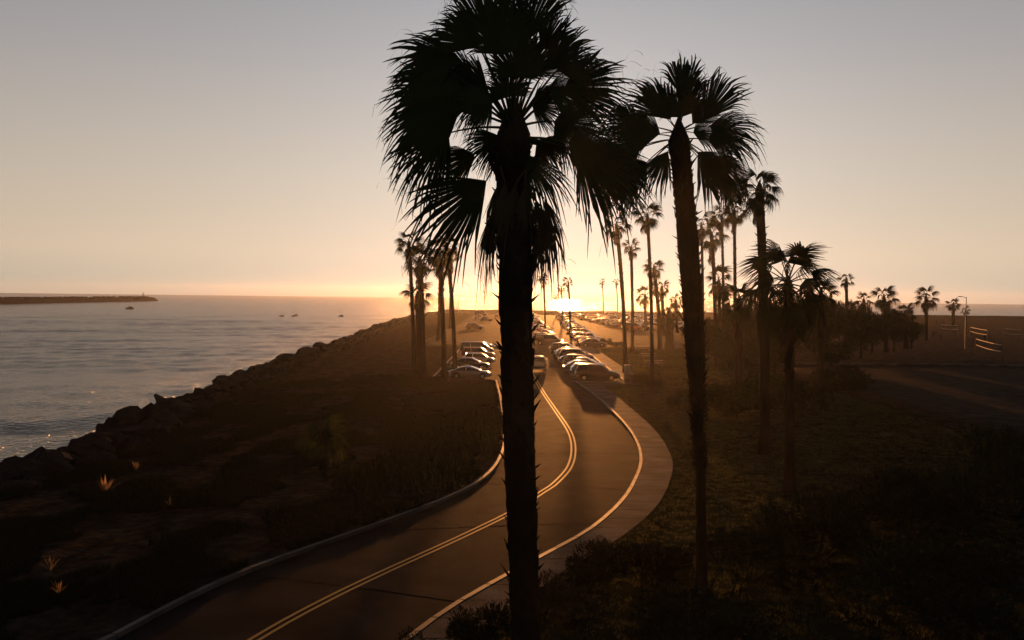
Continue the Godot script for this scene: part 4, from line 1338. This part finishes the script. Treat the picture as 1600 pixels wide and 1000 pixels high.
func shrubs() -> void:
	for k in 3: foliage.append(foliage_mesh(300 + k, 2600, [0.075, 0.06, 0.085][k]))
	for k in 3: foliage.append(foliage_mesh(310 + k, 3800, 0.085))
	var g := "shrubs along the lawn edge"
	# in front of the sidewalk
	shrub("leafy shrub poking over the sidewalk at the bend's inner corner", g, Vector3(2.75, 0.1, -26.6), Vector3(1.1, 1.35, 1.0), 0)
	shrub("shrub spreading against the sidewalk beside the largest palm", g, Vector3(0.9, 0.1, -24.0), Vector3(1.3, 1.0, 1.0), 1)
	shrub("shrub on the lawn side of the one at the bend's inner corner", g, Vector3(4.6, 0.1, -27.4), Vector3(1.5, 1.2, 1.2), 2)
	shrub("shrub right at the foot of the largest palm", g, Vector3(-0.75, 0.1, -21.6), Vector3(1.2, 1.15, 1.0), 0)
	shrub("shrub at the kerb before the largest palm", g, Vector3(-2.0, 0.1, -19.6), Vector3(1.2, 1.0, 1.1), 1)
	shrub("tall shrub in the dark garden below the second palm", g, Vector3(7.4, 0.1, -27.5), Vector3(2.2, 1.8, 2.0), 1)
	shrub("wide dark garden shrub amid the lawn", g, Vector3(10.5, 0.1, -30.0), Vector3(2.6, 2.0, 2.2), 0)
	shrub("dark garden shrub near the litter strip", g, Vector3(15.0, 0.1, -33.0), Vector3(3.2, 2.6, 2.6), 2)
	shrub("tall dark garden shrub beside the litter strip", g, Vector3(20.5, 0.1, -36.0), Vector3(3.6, 3.2, 3.0), 1)
	shrub("rounded dark shrub between garden and litter strip", g, Vector3(25.0, 0.1, -42.0), Vector3(3.2, 2.6, 2.6), 0)
	shrub("low garden shrub between the largest and the second palm", g, Vector3(4.5, 0.1, -22.0), Vector3(2.4, 1.4, 1.8), 2)
	shrub("wide low shrub on the lawn inward of the second palm", g, Vector3(12.0, 0.1, -24.0), Vector3(3.0, 2.2, 2.4), 1)
	g = "shrubs at the foot of the thicket"
	for r in [[Vector3(14.08, 0.00, -69.71), 2.4, 1.6, "shrub against the trunk line of the second palm"], [Vector3(16.28, 0.00, -66.21), 3.0, 2.2, "shrub between the second palm and the thicket"], [Vector3(20.08, 0.00, -70.23), 3.4, 2.8, "shrub under the stout thicket palm"], [Vector3(23.51, 0.00, -70.53), 3.4, 2.6, "shrub under the low wide thicket palm"], [Vector3(31.92, 0.00, -85.56), 3.4, 2.4, "shrub at the court side of the thicket"], [Vector3(13.02, 0.00, -89.59), 1.6, 0.9, "small low shrub next to the utility box"], [Vector3(13.81, 0.00, -87.18), 1.6, 0.8, "small low shrub under the ball-skirted palm"], [Vector3(17.93, 0.00, -148.63), 1.5, 1.2, "round shrub by the slender palm at the car park corner"], [Vector3(16.85, 0.00, -155.77), 1.8, 1.3, "round shrub at the car park corner"]]:
		shrub(r[3], g, r[0] + Vector3(0, 0.05, 0), Vector3(r[1], r[2], r[1] * 0.85), rng.randi() % 6)
	g = "trees of the dark thicket"
	for r in [[Vector3(32.88, 0.00, -128.63), 6.0, 7.2, "first tree of the thicket beside the palm trio"], [Vector3(29.63, 0.00, -142.38), 3.6, 5.0, "small tree behind the second palm"], [Vector3(39.99, 0.00, -144.18), 6.5, 8.0, "tall tree of the thicket behind the stout palm"], [Vector3(42.18, 0.00, -136.94), 5.5, 7.0, "thicket tree behind the low wide palm"], [Vector3(52.57, 0.00, -154.98), 7.0, 9.0, "broad tree in the middle of the thicket"], [Vector3(49.60, 0.00, -138.15), 5.5, 8.0, "thicket tree rising over its neighbours' court side"], [Vector3(60.47, 0.00, -156.43), 6.0, 8.2, "thicket tree under the small poking palm"], [Vector3(59.16, 0.00, -144.29), 5.0, 5.5, "low thicket tree near the drooping palm"], [Vector3(64.53, 0.00, -148.43), 5.0, 6.8, "last tree at the court end of the thicket"], [Vector3(72.16, 0.00, -158.58), 4.0, 4.6, "small tree just past the thicket's end"], [Vector3(37.79, 0.00, -117.60), 7.0, 8.0, "dense tree between the stout and the low wide palms"], [Vector3(52.37, -0.00, -131.66), 6.0, 6.5, "dense tree between the poking and the bushy palms"], [Vector3(25.94, 0.00, -110.87), 5.0, 6.0, "dense tree at the lawn corner of the thicket"], [Vector3(39.45, 0.00, -108.00), 4.5, 3.6, "low bushy tree in front of the thicket"], [Vector3(29.52, 0.00, -98.48), 4.5, 4.5, "dark bushy tree before the stout palm"], [Vector3(23.24, 0.00, -90.73), 4.0, 4.5, "dark bushy tree on the lawn side of the thicket"]]:
		shrub(r[3], g, r[0], Vector3(r[1] * 0.62, r[2], r[1] * 0.62), 3 + rng.randi() % 3, "broadleaf_tree")
	# verge scrub
	g = "scrub on the dirt verge"
	for r in [[Vector3(-15.39, 0.00, -88.32), 1.3, 0.7, "dark low scrub by the rocks on the dirt verge"], [Vector3(-13.11, 0.00, -88.58), 1.4, 0.9, "round scrub in the middle of the footpath dirt"], [Vector3(-10.59, 0.00, -86.96), 1.6, 1.1, "scrub at the foot of the slim verge palm"], [Vector3(-7.80, 0.00, -84.25), 2.0, 1.0, "scrub at the foot of the stout verge palm"], [Vector3(-5.51, 0.00, -80.59), 2.2, 0.8, "low scrub in front of the seaward cars"]]:
		shrub(r[3], g, r[0], Vector3(r[1], r[2], r[1]), rng.randi() % 6)

func tuft(sd: int, blades: int, spread: float, wide: float) -> ArrayMesh:
	var r := RandomNumberGenerator.new()
	r.seed = sd
	var v := PackedVector3Array()
	for i in blades:
		var a := r.randf() * TAU
		var p := Vector3(cos(a), 0, sin(a)) * spread * sqrt(r.randf())
		var lean := Vector3(r.randf_range(-0.6, 0.6), 1, r.randf_range(-0.6, 0.6)) * r.randf_range(0.6, 1.1)
		var s := Vector3(cos(a * 3), 0, sin(a * 3)) * wide
		v.append(p - s); v.append(p + lean); v.append(p + s)
	return soup(v)

func ground_cover() -> void:
	var list := []
	for i in 60000:
		var z := -20.0 - pow(rng.randf(), 1.2) * 70.0
		var x := lerpf(fx(CREST, z) + 1.5, kerb_left(z) - 0.4, rng.randf())
		var d := fnl.get_noise_2d(x * 0.22, z * 0.12) + 0.35 * smoothstep(-9.0, -5.0, x + (z + 60.0) * 0.05)
		if d < 0.0: continue
		var s := rng.randf_range(0.10, 0.26)
		list.append(Transform3D(Basis(Vector3.UP, rng.randf() * TAU).scaled_local(Vector3(s * 1.4, s, s * 1.4)), Vector3(x, 0.10 + 0.16 * fnl.get_noise_2d(x * 0.14, z * 0.14), z)))
	tag(scatter("ground_cover_plants", tuft(60, 14, 0.7, 0.09), M.shrub_leaf, list), "low dark ground cover matting the dirt verge by the road", "ground cover")
	list = []
	for i in 45000:
		var z := -22.0 - pow(rng.randf(), 1.1) * 125.0
		var x := walk_outer(z) + 0.1 + rng.randf() * (30.5 - walk_outer(z))
		var t := (x - walk_outer(z)) / (31.0 - walk_outer(z))
		var s := rng.randf_range(0.05, 0.13)
		list.append(Transform3D(Basis(Vector3.UP, rng.randf() * TAU).scaled_local(Vector3(s * 1.5, s, s * 1.5)), Vector3(x, 0.10 + minf(1.0, t * 5.0) * 0.20 * fnl.get_noise_2d(x * 0.09, z * 0.09), z)))
	tag(scatter("lawn_grass", tuft(61, 12, 1.0, 0.05), M.grass, list), "short grass blades of the lawn beside the sidewalk", "grass")
